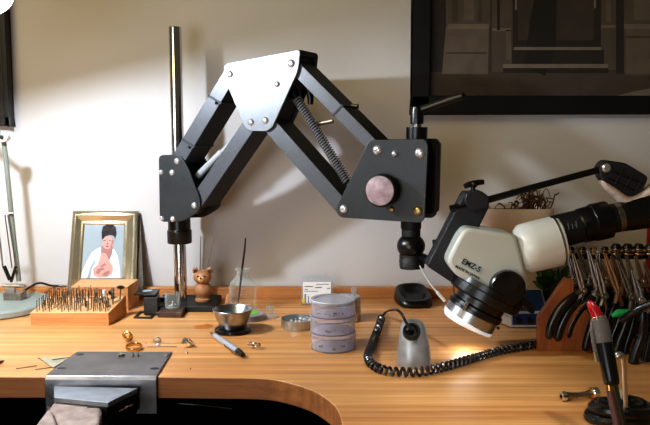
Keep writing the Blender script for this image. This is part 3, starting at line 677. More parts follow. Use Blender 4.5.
def shrink(P_, k):
    cx = sum(p[0] for p in P_)/len(P_); cy = sum(p[1] for p in P_)/len(P_); return [(cx+(x-cx)*k, cy+(y-cy)*k) for x, y in P_]
plate('spacer_block', [(162, 160), (174, 160), (190, 206), (184, 216), (162, 216)], -.0045, TK-.009, 'matte')
plate('top_flange', [(224, 64), (299.5, 49.5), (299.2, 55), (225, 70)], -.0045, TK-.009, 'matte', bevel=.0005)
plate('spacer_block', [(372, 144), (420, 143), (418, 218), (372, 216)], -.0045, TK-.009, 'matte')
plate('rear_housing', rnd([(396, 141), (427, 142), (425, 218), (396, 216)], 5), -TK+.024, .038, 'matte', bevel=.003)
plate('spacer_block', [(230, 66), (297, 54), (294, 70), (271, 124), (250, 124), (228, 78)], -.0045, TK-.009, 'matte')
def bolt(px, py, r=5, off=0, m='bolt', parent=arm, nm='bolt'):
    o = A(px, py, off); rr_ = PX(r, o.y)
    b = MB(); b.lathe([(0, -.002), (rr_*1.0, -.002), (rr_*1.0, .0006), (rr_*.85, .0022), (rr_*.5, .0036), (rr_*.35, .0038), (rr_*.3, .0028), (0, .0028)], o, m, axis=n_, seg=20); return b.build(nm, parent)
for x, y, r in ((177, 161, 3.3), (161.2, 172.3, 2.7), (172.2, 172.5, 3.1), (194.3, 205.5, 3.4), (161.8, 218.3, 2.7), (172.8, 219, 3)): bolt(x, y, r)
for x, y, r in ((230, 74.3, 3.6), (291, 63.4, 4), (277, 84, 3), (250.8, 122, 3.6), (265.2, 120.3, 3.6)): bolt(x, y, r)
for x, y, r in ((377.3, 150, 4.8), (394.7, 153.6, 3.1), (343.7, 209, 4.3)): bolt(x, y, r)
bolt(419.7, 153, 5.0); bolt(417.8, 211, 5.0, m='boltw'); bolt(391.8, 209.4, 3.2, m='boltw')
b = MB()
for x, y, r in ((184, 179, 1.6), (179.8, 218.4, 1.0), (189, 214, 1.2), (360.5, 216.2, 1.4), (379.5, 218, 1.5)):
    o = A(x, y, .0002); b = MB(); b.cyl(o-n_*.001, o+n_*.0003, PX(r, o.y), 'inkblack', seg=12); b.build('screw_hole', arm)
def beam(x0, y0, x1, y1, w, parent=arm, ext=0, nm='link_beam', o0=-.006, dep=TK-.012, m='beam'):
    dx_, dy_ = x1-x0, y1-y0; l = math.hypot(dx_, dy_); dx_, dy_ = dx_/l, dy_/l; nx_, ny_ = -dy_*w/2, dx_*w/2
    x0 -= dx_*ext; y0 -= dy_*ext; x1 += dx_*ext; y1 += dy_*ext
    b = MB(); mf = b.mi(m); ms = b.mi('matte')  # grey front, black sides: lit and shaded faces set in colour
    pts_ = [A(x0+nx_, y0+ny_, o0), A(x1+nx_, y1+ny_, o0), A(x1-nx_, y1-ny_, o0), A(x0-nx_, y0-ny_, o0)]
    a = [b.bm.verts.new(p) for p in pts_]; c = [b.bm.verts.new(p-n_*dep) for p in pts_]
    b.face(a, mf); b.face(list(reversed(c)), ms)
    for i in range(4): b.face([a[i], c[i], c[(i+1) % 4], a[(i+1) % 4]], ms)
    return b.build(nm, parent, bevel=.0012)
bm1 = beam(177, 161, 229.5, 74.5, 14); bm2 = beam(195, 204, 251, 122, 14)
bm3 = beam(291, 63.5, 377, 150, 13); bm4 = beam(264, 119, 343.5, 209, 15)
def collar(px, py, dx_, dy_, w, par, lip=0):
    l = math.hypot(dx_, dy_); dx_, dy_ = dx_/l*1.1, dy_/l*1.1; nx_, ny_ = -dy_/1.1*w/2, dx_/1.1*w/2
    b = MB(); b.prism([A(px+nx_-dx_, py+ny_-dy_, -.005), A(px+nx_+dx_, py+ny_+dy_, -.005), A(px-nx_+dx_, py-ny_+dy_, -.005), A(px-nx_-dx_, py-ny_-dy_, -.005)], -n_*(TK-.010), 'inkblack')
    b.build('joint_seam', par)
collar(188, 143, 52, -87, 15, bm1); collar(214.5, 99.5, 52, -87, 15.5, bm1); collar(337.5, 110.3, 64, 60, 15, bm3)
for x, y, pa in ((186, 144, bm1), (213, 100, bm1)):
    o = A(x+3, y+3, -.004); b = MB(); b.ball(o, .003, 'black', 10); b.build('set_screw', pa)
# limit lever and stub
b = MB(); b.tube([A(309, 90, -.05), A(310.5, 98, -.05), A(310.5, 104.5, -.05)], [.006, .006, .005], 'black', 12, flat=.6); b.build('stop_lever', arm)
b = MB(); b.tube([A(315, 124.5, -.04), A(333, 121, -.04)], [.0035, .004], 'dsteel', 10); b.build('tension_rod', arm)
b = MB(); b.tube([A(352, 106, -.03), A(358, 106.5, -.03)], [.0045, .0045], 'black', 10); b.build('set_screw', bm3)
# big spring
sp0, sp1 = A(291, 89, -.03), A(349, 184, -.03)
b = MB(); b.cyl(sp0, sp0.lerp(sp1, .99), PX(3.0, 1.3), 'matte', seg=14); spc = b.build('spring_core', arm)
dd = (sp1-sp0); Ls = dd.length; t = dd.normalized(); a1 = t.cross(V((0, 1, 0))).normalized(); a2 = t.cross(a1); pts = []
turns = 38
for i in range(turns*10):
    f = i/(turns*10-1); a = 2*math.pi*turns*f; pts.append(sp0+dd*(.06+.92*f)+(a1*math.cos(a)+a2*math.sin(a))*PX(4.4, 1.35))
b = MB(); b.tube(pts, .0014, 'springm', 6); b.build('coil_spring', arm)
MB().cyl(sp0.lerp(sp1, -.02), sp0.lerp(sp1, .10), PX(5.2, 1.37), 'black').build('spring_cap', arm)
# gas strut
g0, g1, gm = A(197, 177, -.035), A(237.5, 136, -.035), A(222, 151.5, -.035)
b = MB(); b.tube([g0, g0.lerp(gm, .04), gm, gm], [PX(2.6, 1.5), PX(3.8, 1.5), PX(3.2, 1.5), PX(2.2, 1.5)], 'strut', 18); b.tube([gm, g1], [PX(2, 1.5)]*2, 'strut', 12); b.ball(g1, PX(2.3, 1.5), 'black', 10); b.build('gas_strut', arm)
# pole clamp
b = MB(); za, zb_ = S(181, 243, PY).z, S(181, 221, PY).z
b.lathe([(.0128, za), (.0235, za), (.0245, za+.002), (.0245, za+.026), (.0225, za+.028), (.0225, zb_+.02), (.0128, zb_+.02)], V((PC.x, PC.y, 0)), 'black', seg=36)
b.build('pole_clamp', arm, bevel=.0006)
# top locking lever at right bracket
Ym = A(411, 139, -TK/2).y
def Q(px, py): return A(px, py, -TK*.55)
b = MB()
b.cyl(Q(416.5, 146), Q(417, 127), .0185, 'black'); b.build('mount_collar', arm, bevel=.001)
MB().cyl(Q(417, 128), Q(417, 121), .0075, 'dsteel').build('mount_stud', arm)
b = MB(); b.tube([Q(417, 124), Q(417, 112), Q(417.5, 107.5), Q(417.5, 106.5)], [.0115, .0115, .0105, .006], 'black', 20)
b.tube([Q(418, 111), Q(428, 107.5), Q(452, 99), Q(462, 96)], [.0075, .006, .0062, .0058], 'black', 14); b.ball(Q(462, 96), .0062, 'black', 12); b.build('locking_lever', arm)
# round knob
kc = A(392, 193, .0); b = MB(); kr = PX(15.4, 1.30)
kp = A(379.5, 190.8, .030)
ax = n_
kb = kp - n_*.030
b.lathe([(kr*.82, -.0005), (kr*.82, .006), (kr*1.03, .008), (kr*1.05, .026), (kr*.98, .0295), (kr*.93, .0298)], kb, 'matte', axis=n_, seg=40)
kn = b.build('tension_knob', arm)
MB().lathe([(0, .0300), (kr*.9, .0300), (kr*.95, .0292)], kb, 'pink', axis=n_, seg=40).build('knob_face', kn)
# ball joint under the bracket
b = MB(); J = lambda x, y: A(x, y, -TK*.5)
b.tube([J(411, 216), J(411, 228), J(411, 229), J(411, 236)], [.018, .018, .0165, .0165], 'matte', 28); b.build('joint_neck', arm, bevel=.0008)
bc_ = J(411, 246); b = MB(); b.ball(bc_, PX(14.3, bc_.y), 'black', 32, (1, 1, .9)); b.build('ball_joint', arm)
b = MB(); b.tube([J(411.5, 254), J(411.7, 259), J(411.8, 260), J(412, 268)], [.0215, .0215, .0225, .0215], 'matte', 30); b.build('joint_collar', arm, bevel=.0008)

# ------------------------------------------------------------ microscope
YM = 1.17
mc = thing('stereo_microscope', 'grey-white stereo microscope head on a black bracket with black eyepiece', 'microscope', S(480, 300, YM))
def Mx(px, py, dy=0): return S(px, py, YM+dy)
def mp(pts, dy, thick, m): return MB().prism([Mx(x, y, dy) for x, y in pts], (0, thick, 0), m)
# bracket
mp(rnd([(465, 192), (485, 193), (490, 206), (452, 283), (426.5, 266)], 3), .025, .035, 'bracket').build('bracket', mc, bevel=.003)
b = MB(); b.tube([J(420, 257), Mx(436, 263, .04)], [.008, .008], 'black', 16); b.build('joint_pin', mc)
# body
BO = rnd([(466, 227.5), (516, 235), (523, 262), (531, 290), (500, 301), (455, 275), (446.5, 262), (458, 238)], 6)
mp(BO, -.012, .075, 'scope').build('body', mc, bevel=.007, seg=4)
# lettering
def text(s, px, py, size, ang, m, dy, parent, name):
    cu = bpy.data.curves.new(name, 'FONT'); cu.body = s; cu.size = size; cu.extrude = .0002; cu.offset = size*.02; cu.align_x = 'CENTER'; cu.align_y = 'CENTER'
    o = bpy.data.objects.new(name, cu); COL.objects.link(o); bpy.context.view_layer.update()
    dg = bpy.context.evaluated_depsgraph_get(); me = bpy.data.meshes.new_from_object(o.evaluated_get(dg)); bpy.data.objects.remove(o)
    q_ = Matrix.Rotation(ang, 4, 'Y') @ Matrix.Rotation(math.pi/2, 4, 'X'); c_ = Mx(px, py, dy)
    me.transform(Matrix.Translation(c_-world_loc(parent)) @ q_); me.materials.clear(); me.materials.append(M[m])
    o = bpy.data.objects.new(name, me); COL.objects.link(o); o.parent = parent; return o
tp = mp([(462.5, 258.5), (482, 268.5), (480, 274), (460.5, 264)], -.0136, .0008, 'plab').build('model_plate', mc)
text('EMZ-5', 471.4, 265.6, .0118, math.radians(27.5), 'inkblack', -.0139, mc, 'model_lettering')
text('MADE IN JAPAN', 467.5, 272.4, .0060, math.radians(27.5), 'inkblack', -.0126, mc, 'origin_lettering')
# optical column
a_ = V((.485, 0, .875)); YD = YM+.025
def O(px, py): return S(px, py, YD)
def ring(segs, m, nm, par=mc, bevel=0):
    b = MB(); b.tube([O(x, y) for x, y, r in segs], [PX(r, YD) for x, y, r in segs], m, 48); return b.build(nm, par, bevel=bevel, angle=40)
ring([(490, 285, 37), (487.2, 290, 37), (486.9, 290.5, 38), (483, 297.5, 37.5), (482.5, 298.5, 35)], 'black', 'zoom_ring', bevel=.0006)
ring([(483.5, 296.5, 26), (478.5, 305.5, 25.5), (478, 306.5, 27.5), (475.5, 311, 27.5)], 'black', 'objective_barrel', bevel=.0004)
b = MB(); b.tube([O(459, 289+12), O(455, 296+12)], PX(1.8, YD), 'chrome', 10); b.tube([O(464, 297) + V((0, -PX(22, YD), 0)), O(460, 305)+V((0, -PX(22, YD), 0))], PX(2, YD), 'chrome', 10); b.build('clamp_screw', mc)
ring([(475.2, 308.5, 28.4), (473.6, 311.5, 28.4)], 'black', 'light_rim', bevel=.0004)
ring([(473.6, 311.2, 27.2), (468.4, 320.5, 27.2)], 'steel', 'ring_light', bevel=.0008)
ring([(468.6, 320, 27.8), (466.8, 322.8, 26.8), (466.2, 324, 24.5)], 'glowring', 'light_diffuser')
b = MB(); b.tube([O(491, 324), O(498, 328)], PX(1.3, YD), 'dsteel', 8); b.ball(O(498, 328), PX(1.8, YD), 'black', 8); b.build('locking_screw', mc)
# zoom knob
kc = Mx(506, 286.5, -.012); b = MB(); b.lathe([(0, -.002), (PX(16, YM), -.002), (PX(17.5, YM), .002), (PX(17.5, YM), .016), (PX(16.2, YM), .0185), (0, .0185)], kc+V((0, 0, 0)), 'rubber', axis=(-.03, -1, .02), seg=44); b.build('focus_knob', mc)
mp([(519, 302), (528, 312), (534, 315), (536, 309), (524, 296)], .0, .03, 'black').build('knob_bracket', mc, bevel=.002)
# prism housing
b = MB(); YE = YM+.022
def E_(px, py): return S(px, py, YE)
b.tube([E_(518, 250), E_(523, 248.8), E_(535, 246), E_(557, 240.7), E_(560, 240), E_(561, 239.8)], [PX(r, YE) for r in (20, 25, 25.6, 25.6, 25.2, 23)], 'scopew', 48); b.build('prism_housing', mc, angle=50)
b = MB(); b.tube([E_(556, 241), E_(558, 240.5)], [PX(25.9, YE)]*2, 'steel', 48); b.build('trim_ring', mc)
mp(rnd([(514, 240), (524, 272), (540, 266), (535, 240)], 3), .0, .045, 'scope').build('housing_neck', mc, bevel=.004)
# eyepiece
b = MB(); ep = [(558, 240, 14), (562, 229.5, 14)]
def Ey(segs, m, nm):
    b = MB(); b.tube([E_(x, y) for x, y, r in segs], [PX(r, YE) for x, y, r in segs], m, 40); return b.build(nm, mc, angle=40, bevel=.0004)
Ey([(553, 232.5, 17), (580, 226, 16.5)], 'matte', 'eyepiece_tube')
Ey([(580, 226, 16.5), (580.5, 225.8, 17.5), (592, 223, 18), (592.5, 222.8, 19.2), (608, 219.5, 19), (609, 219.3, 16)], 'black', 'diopter_ring')
Ey([(608, 219.6, 15), (616, 217.8, 14.6)], 'matte', 'eyepiece_barrel')
Ey([(615.5, 218, 14.9), (621, 216.8, 14.9)], 'dsteel', 'eyepiece_band')
Ey([(620.5, 217, 15), (630, 214.8, 16), (650, 210.5, 17.5), (672, 205.8, 20), (674, 205.5, 17)], 'rubber', 'eye_cup')
b = MB()
for k in range(5):
    x_, y_ = 560+k*4, 231-k
    b.prism([S(x_-.4, y_-6+(k % 2)*2, YE-PX(17.2, YE)), S(x_+.4, y_-6+(k % 2)*2, YE-PX(17.2, YE)), S(x_+1.6, y_+1, YE-PX(17.2, YE)), S(x_+.8, y_+1, YE-PX(17.2, YE))], (0, .001, 0), 'ink')
b.build('scale_marks', mc)
# ring light wire
(MB().tube(bez([S(420, 266, 1.24), S(424, 274, 1.22), S(432, 286, 1.19), S(438, 293, YD-.02)], 6), .0014, 'cordgrey', 8).build('light_wire', mc))
MB().cyl(S(437, 292, YD-.02), S(445, 301, YD-.02), .0028, 'white', seg=12).build('wire_plug', mc)

# ------------------------------------------------------------ support rod with pad
YR = 1.20
rod = thing('support_rod', 'black round rod with tightening knob and rubber pad above the microscope', 'rod', S(480, 205, YR))
def Rr(x, y, dy=0): return S(x, y, YR+dy)
b = MB(); b.tube([Rr(450, 209), Rr(484, 201), Rr(540, 185.5), Rr(606, 168)], [PX(3.6, YR), PX(3.6, YR), PX(3.3, YR), PX(3.3, YR)], 'black', 20); b.build('rod', rod)
b = MB(); b.prism([Rr(x, y, -.012) for x, y in rnd([(466, 193), (480, 190), (490, 197), (489, 208), (474, 212), (464, 203)], 4)], (0, .03, 0), 'bracket'); b.build('clamp', rod, bevel=.003)
b = MB(); b.cyl(Rr(473, 193), Rr(473, 185), PX(2.2, YR), 'black', seg=12); b.tube([Rr(464, 186.5), Rr(469, 184.5), Rr(478, 182.5), Rr(484, 182)], [PX(r, YR) for r in (2.4, 3, 2.9, 2.4)], 'black', 12); b.ball(Rr(474, 184), PX(4, YR), 'black', 14); b.build('wing_knob', rod)
b = MB(); b.prism([Rr(x, y, -.008) for x, y in rnd([(599, 168), (606, 160), (626, 163), (649, 177), (643, 191), (629, 197), (602, 180)], 4)], (0, .028, 0), 'bracket'); b.build('pad_holder', rod, bevel=.002)
b = MB()
for (x0, y0, x1, y1) in ((614, 172, 644, 184), (608, 178, 636, 191), (624, 168, 615, 184), (634, 172, 624, 190), (643, 177, 633, 194)):
    b.tube([Rr(x0, y0, -.009), Rr(x1, y1, -.009)], .0012, 'black', 6)
b.build('pad_ribs', rod)
bo = Rr(606.5, 168, -.010); MB().lathe([(0, 0), (PX(4.6, YR), 0), (PX(4.6, YR), .001), (PX(3, YR), .0035), (PX(1.6, YR), .0038), (0, .003)], bo, 'bolt', axis=(0, -1, 0), seg=20).build('bolt', rod)
b = MB()
def fluff(px, py): return Rr(px, py, 0)
top_ = bez([Rr(x, y, -.002) for x, y in ((600, 179), (614, 187), (629, 196), (643, 190), (655, 181), (664, 174))], 5)
bot_ = bez([Rr(x, y, -.002) for x, y in ((602, 187), (612, 196), (625, 207), (641, 203), (655, 193), (666, 184))], 5)
secs = []
for i in range(len(top_)):
    a, c_ = top_[i], bot_[i]; w = V((0, .014, 0)); j = lambda: V((random.uniform(-.0012, .0012), 0, random.uniform(-.0012, .0012)))
    secs.append([a-w, (a+c_)/2-w*1.3+j(), c_-w*.8+j(), c_+w+j(), (a+c_)/2+w*1.3, a+w])
b.loft(secs, 'cloth'); tag(b.build('cloth_pad', subsurf=1, angle=80), 'frayed beige cloth wrapped under the rubber pad above the eyepiece', 'cloth')

# ------------------------------------------------------------ planter behind
YT = 1.49
pt = thing('plant_pot', 'cream pot of dry twigs behind the microscope', 'plant pot', S(515, 300, YT))
cx_, w_ = S(515, 215, YT).x, PX(34, YT); zt = S(515, 209, YT-.05).z
b = MB(); rp = .058
secs = []
for z, k in ((DESK, .8), (DESK+.004, .84), (zt-.015, 1.0), (zt-.002, 1.03), (zt, 1.02), (zt, .93), (zt-.02, .92), (zt-.021, .1)):
    secs.append([V((cx_+w_*k*math.copysign(abs(math.cos(a))**.45, math.cos(a)), YT+rp*k*math.copysign(abs(math.sin(a))**.45, math.sin(a)), z)) for a in [2*math.pi*i/32 for i in range(32)]])
b.loft(secs, 'pot'); b.build('pot', pt, angle=50)
MB().box((cx_, YT, zt-.012), (w_*1.6, rp*1.6, .006), 'twig').build('soil', pt)
b = MB(); rnd2 = random.Random(3)
for i in range(46):
    x = rnd2.uniform(-.85, .95); 
    if x < .1 and rnd2.random() < .6: x = rnd2.uniform(.2, .95)
    hgt = rnd2.uniform(.012, .038) if x > .15 else rnd2.uniform(.004, .016)
    p0 = V((cx_+w_*x*.85, YT+rnd2.uniform(-.05, .03), zt-.012)); pts_ = [p0]
    dx_ = rnd2.uniform(-.025, .025)
    for k in range(1, 5): pts_.append(p0+V((dx_*k/4+rnd2.uniform(-.006, .006), rnd2.uniform(-.008, .004), (hgt+.012)*math.sin(k/4*math.pi*rnd2.uniform(.5, .8)))))
    b.tube(bez(pts_, 3), rnd2.uniform(.0007, .0016), 'twig', 5)
b.build('dry_twigs', pt)
def leaf(b, base, tip, w, sag=.006):
    base, tip = V(base), V(tip); d = tip-base; s_ = d.cross(V((0, 1, .3))).normalized(); mi = b.mi('leaf'); rows = []
    for k in range(7):
        f = k/6; c_ = base+d*f+V((0, -sag*math.sin(f*math.pi), 0)); ww = w*math.sin(math.pi*(f*.86+.09))
        rows.append([b.bm.verts.new(c_-s_*ww), b.bm.verts.new(c_+V((0, .002, 0))), b.bm.verts.new(c_+s_*ww)])
    for r0_, r1_ in zip(rows, rows[1:]):
        for i in range(2): b.face([r0_[i], r0_[i+1], r1_[i+1], r1_[i]], mi)
lv = thing('leafy_plant', 'green leafy plant low behind the microscope, left of the pliers rack', 'plant', D(545, 312))
b = MB(); c = S(550, 298, 1.405)
for i in range(26):
    a = random.uniform(0, 6.28); r = random.uniform(.01, .045)
    q0 = c+V((random.uniform(-.01, .01), random.uniform(-.012, .012), random.uniform(-.01, .03)))
    leaf(b, q0, q0+V((r*math.cos(a), random.uniform(-.02, .012), r*.8*math.sin(a)+.015)), random.uniform(.007, .013))
b.build('leaves', lv)
b = MB()
for k in range(5): b.tube(bez([V((c.x+random.uniform(-.008, .008), c.y, DESK+.02)), c+V((random.uniform(-.01, .01), 0, -.02)), c+V((random.uniform(-.02, .02), 0, .02))], 4), .0012, 'leaf', 6)
b.build('stem', lv)
MB().lathe([(0, 0), (.014, 0), (.017, .03), (.016, .03), (.013, .025), (0, .025)], V((c.x, c.y, DESK)), 'matte').build('pot', lv)
lv2 = thing('leaf_sprig', 'single green leaf sprig left of the black microscope bracket', 'plant', D(447, 303))
b = MB(); l0 = S(448, 262, 1.50); leaf(b, S(444, 250, 1.49), S(433, 240, 1.48), .012); leaf(b, S(443, 252, 1.49), S(440, 236, 1.48), .009); b.build('leaves', lv2)
b = MB(); b.tube(bez([V((S(455, 300, 1.50).x, 1.50, DESK)), S(452, 270, 1.50), S(444, 250, 1.49)], 5), .0012, 'leaf', 6); b.build('stem', lv2)

# ------------------------------------------------------------ control unit, blue and white
yb0 = D(520, 328).y; xa, xb = D(510, 328).x, D(548, 328).x
cu = thing('control_unit', 'white bench unit with a blue front panel behind the coiled cord', 'device', ((xa+xb)/2, yb0, DESK))
b = MB(); h1 = .028
b.prism([V((xa, yb0, DESK+.001)), V((xa, yb0, DESK+h1)), V((xa, yb0+.043, DESK+.061)), V((xa, yb0+.055, DESK+.061)), V((xa, yb0+.055, DESK+.001))], (xb-xa, 0, 0), 'bluew')
wx = D(495, 318).x
b.prism([V((xa+.001, yb0+.001, DESK+.001)), V((wx, yb0+.03, DESK+.001)), V((wx, yb0+.045, DESK+.001)), V((xa+.001, yb0+.05, DESK+.001))], (0, 0, .017), 'bluew')
b.build('housing', cu, bevel=.002)
b = MB(); b.prism([V((xa+.004, yb0-.0012, DESK+.006)), V((xb-.004, yb0-.0012, DESK+.006)), V((xb-.004, yb0-.0012, DESK+.0265)), V((xa+.004, yb0-.0012, DESK+.0265))], (0, .001, 0), 'blue')
n2 = V((0, -.024, .05)).normalized()
b.prism([V((xa+.004, yb0+.003, DESK+h1+.003)), V((xb-.004, yb0+.003, DESK+h1+.003)), V((xb-.004, yb0+.040, DESK+.0612)), V((xa+.004, yb0+.040, DESK+.0612))], (0, 0, .0008), 'blue')
b.build('blue_panel', cu)
for k in range(2):
    MB().cyl(V((xa+.014+k*.02, yb0-.009, DESK+.015)), V((xa+.014+k*.02, yb0-.001, DESK+.015)), .005, 'black', seg=18).build('knob', cu)

# red thing at the right border
c = S(655, 245, 1.45); b = MB(); b.lathe([(0, 0), (.027, 0), (.027, .205), (.02, .212), (.02, S(650, 228, 1.45).z-DESK), (0, S(650, 228, 1.45).z-DESK)], V((c.x+.012, 1.45, DESK)), 'dred', seg=32)
tag(b.build('red_bottle'), 'red container showing at the right border above the pliers rack', 'bottle')

# ------------------------------------------------------------ pliers rack
rk = thing('pliers_rack', 'brown wooden rack that holds the row of pliers', 'rack', D(600, 350))
Yr = D(545, 351).y
b = MB(); b.prism([S(x, y, Yr) for x, y in ((538.5, 351), (538.5, 318), (566, 278), (574, 280), (574, 296), (604, 330), (604, 351))], (0, .014, 0), 'rackwood'); b.build('end_board', rk, bevel=.001)
b = MB(); b.prism([V((S(538.5, 351, Yr).x, Yr+.015, DESK+.001)), V((S(552, 320, Yr+.17).x, Yr+.17, DESK+.001)), V((.62, Yr+.17, DESK+.001)), V((.62, Yr+.015, DESK+.001))], (0, 0, .014), 'rackwood'); b.build('base_board', rk, bevel=.001)
b = MB(); b.prism([V((S(596, 300, Yr).x, Yr+.150, DESK+.015)), V((.62, Yr+.150, DESK+.015)), V((.62, Yr+.150, DESK+.085)), V((S(596, 300, Yr).x, Yr+.150, DESK+.085))], (0, .012, 0), 'matte'); b.build('back_board', rk)
b = MB(); zr = S(600, 286, 1.26).z; b.cyl(V((S(564, 286, 1.26).x, 1.26, zr)), V((.62, 1.26, zr)), .004, 'dsteel', seg=14); b.build('rail', rk)
zr2 = S(600, 256, 1.36).z
b = MB(); b.cyl(V((S(566, 256, 1.36).x, 1.36, zr2)), V((.62, 1.36, zr2)), .0055, 'matte', seg=14); b.build('upper_rail', rk)
for k in range(8):
    px_ = 571+k*11.3; sz = 5.4 if k > 3 else 3.6; py_ = 249 if k > 3 else 250
    cc = S(px_, py_, 1.345); b = MB(); r = PX(sz, 1.345)
    b.lathe([(0, r*1.15), (r*.6, r*1.0), (r, r*.4), (r, r*.1), (r*.7, -r*.1), (r*.7, -r*.35), (r*1.0, -r*.5), (r*1.0, -r*1.7), (r*.7, -r*1.9), (0, -r*1.9)], cc, 'black', seg=20)
    b.lathe([(r*1.01, r*.1), (r*1.05, r*.0), (r*.80, -r*.2), (r*.78, -r*.33), (r*1.05, -r*.75), (r*1.05, -r*1.0)], cc, 'tan', seg=20)  # tan bands paint the gold glint on the dark knobs
    b.build('rail_knob', rk)
def pliers(pv, jaw, h1, h2, Y, label, m='rubber', jm='dsteel', w=3.6, jw=3.2):
    P_ = lambda x, y, d=0: S(x, y, Y+d)
    t = thing('pliers', label, 'pliers', P_(*pv), 'pliers hanging on the wooden rack')
    j = V((jaw[0]-pv[0], jaw[1]-pv[1], 0)); jn = V((-j.y, j.x, 0)).normalized()
    for s_ in (-1, 1):
        q0 = (pv[0]+jn.x*jw*s_*.35, pv[1]+jn.y*jw*s_*.35); q1 = (pv[0]+j.x*.35+jn.x*jw*s_*.62, pv[1]+j.y*.35+jn.y*jw*s_*.62); q2 = (jaw[0]+jn.x*s_*.8, jaw[1]+jn.y*s_*.8)
        MB().tube([P_(*q0, .0), P_(*q1), P_(*q2)], [PX(jw*.75, Y), PX(jw*.6, Y), PX(.7, Y)], jm, 8).build('jaw', t)
    b = MB(); c_ = P_(*pv); b.cyl(c_+V((0, -.007, 0)), c_+V((0, .007, 0)), PX(jw*1.15, Y), jm, seg=16); b.cyl(c_+V((0, -.0085, 0)), c_+V((0, -.007, 0)), PX(jw*.5, Y), 'steel', seg=12); b.build('pivot', t, bevel=.0008)
    for s_, h in ((-1, h1), (1, h2)):
        pts_ = bez([P_(pv[0], pv[1], s_*.002)]+[P_(x, y, s_*.007) for x, y in h], 6); n = len(pts_)
        k = max(2, n//5)
        rr_ = [PX(w*(.55+.45*min(1, i/(n*.35)))*(1 if i < n-2 else (.9 if i == n-2 else .45)), Y) for i in range(n)]
        b = MB(); b.tube(pts_[:k+1], [PX(w*.55, Y)]*(k+1), jm, 8); b.build('tang', t)
        b = MB(); b.tube(pts_[k:], rr_[k:], m, 12); b.build('handle', t)
    return t
PL = [
 ((583, 290), (573, 254), [(574, 296), (560, 309), (551, 325), (549, 339)], [(578, 300), (568, 312), (560, 328), (557, 341)], 1.16, 'leftmost pliers on the rack, black curved handles sweeping down left'),
 ((598, 288), (588, 250), [(592, 298), (580, 310), (571, 325), (567, 339)], [(596, 302), (588, 315), (581, 330), (579, 344)], 1.20, 'second pliers from the rack\'s left end, black handles'),
 ((604, 296), (596, 262), [(600, 308), (592, 324), (587, 340), (585, 351)], [(606, 312), (600, 328), (596, 342), (594, 354)], 1.18, 'third pliers from the rack\'s left end, behind the red-tipped handpiece'),
 ((618, 292), (605, 254), [(614, 306), (607, 322), (604, 338), (604, 350)], [(622, 308), (618, 322), (612, 338), (610, 352)], 1.20, 'pliers just right of the red-tipped handpiece, brass-toned jaws'),
 ((631, 297), (618, 262), [(629, 312), (624, 328), (618, 344), (616, 358)], [(634, 314), (631, 330), (626, 346), (624, 360)], 1.17, 'pliers at the middle of the rack\'s right half, glossy black handles'),
 ((641, 300), (632, 270), [(643, 314), (642, 334), (636, 352), (632, 366)], [(650, 314), (650, 334), (646, 356), (643, 376)], 1.13, 'pliers with the lowest hanging handles, near the right border'),
 ((656, 296), (644, 262), [(656, 312), (655, 330), (652, 344), (648, 358)], [(664, 312), (664, 330), (661, 346), (657, 362)], 1.17, 'rightmost pliers on the rack, cut by the right border'),
 ((590, 276), (576, 247), [(588, 288), (584, 300), (580, 312), (577, 322)], [(594, 288), (592, 300), (589, 312), (586, 322)], 1.30, 'pliers in the back row at its left end, narrow pale jaws'),
 ((607, 278), (593, 246), [(606, 290), (603, 302), (600, 314), (598, 322)], [(611, 290), (611, 302), (608, 314), (606, 322)], 1.30, 'pliers second from left in the back row of the rack'),
 ((626, 280), (616, 250), [(625, 292), (622, 304), (620, 314), (618, 322)], [(630, 292), (630, 304), (628, 314), (626, 322)], 1.30, 'pliers third from left in the back row of the rack'),
 ((643, 281), (635, 256), [(642, 294), (640, 304), (638, 316), (636, 326)], [(648, 294), (648, 304), (646, 316), (644, 326)], 1.30, 'pliers at the right end of the rack\'s back row'),
 ((576, 284), (569, 258), [(572, 294), (568, 304), (565, 314), (563, 324)], [(578, 296), (575, 306), (573, 316), (571, 326)], 1.27, 'short pliers tucked behind the leftmost pliers at the rack board'),
 ((599, 280), (598, 250), [(598, 296), (594, 310), (591, 322), (590, 332)], [(602, 296), (601, 310), (599, 322), (598, 332)], 1.24, 'pliers with upright jaws directly behind the red handpiece tip'),
 ((623, 284), (611, 256), [(621, 298), (618, 314), (615, 328), (612, 342)], [(626, 298), (626, 314), (624, 328), (621, 342)], 1.24, 'pliers just behind the short green tool handle, left of it'),
 ((636, 288), (626, 256), [(636, 302), (636, 318), (634, 334), (630, 350)], [(641, 302), (642, 318), (641, 334), (638, 350)], 1.22, 'pliers hanging above the thick rubber handle near the right border'),
]
for i, (pv, jw_, a, c_, Y, lb) in enumerate(PL):
    pliers(pv, jw_, a, c_, Y, lb, jm=('dsteel', 'steel', 'dsteel', 'tan', 'dsteel', 'steel', 'dsteel', 'dsteel', 'tan', 'dsteel', 'tan', 'steel', 'dsteel', 'tan', 'dsteel')[i], w=(4.6, 4.2, 4.0, 4.0, 4.2, 5.2, 4.6, 3, 3, 3, 3, 3.4, 3.8, 3.8, 4)[i], jw=(3, 3, 3.4, 3.2, 3.2, 3.4, 3, 2.4, 2.4, 2.4, 2.4, 2.4, 2.8, 2.8, 3)[i])
b = MB(); b.tube([S(612, 316, 1.13), S(618, 313, 1.13), S(630, 313, 1.13), S(634, 315, 1.13)], [PX(r, 1.13) for r in (2, 4, 4, 2)], 'greenp', 14); gp = b.build('hand_tool'); tag(gp, 'short green plastic tool handle lying among the pliers', 'tool')
b = MB(); b.tube(bez([S(622, 320, 1.12), S(634, 312, 1.10), S(645, 306, 1.09), S(660, 300, 1.08)], 4), [PX(4, 1.1)]*13, 'rubber', 12); tag(b.build('hand_tool'), 'thick black rubber handle lying across the right pliers', 'tool')
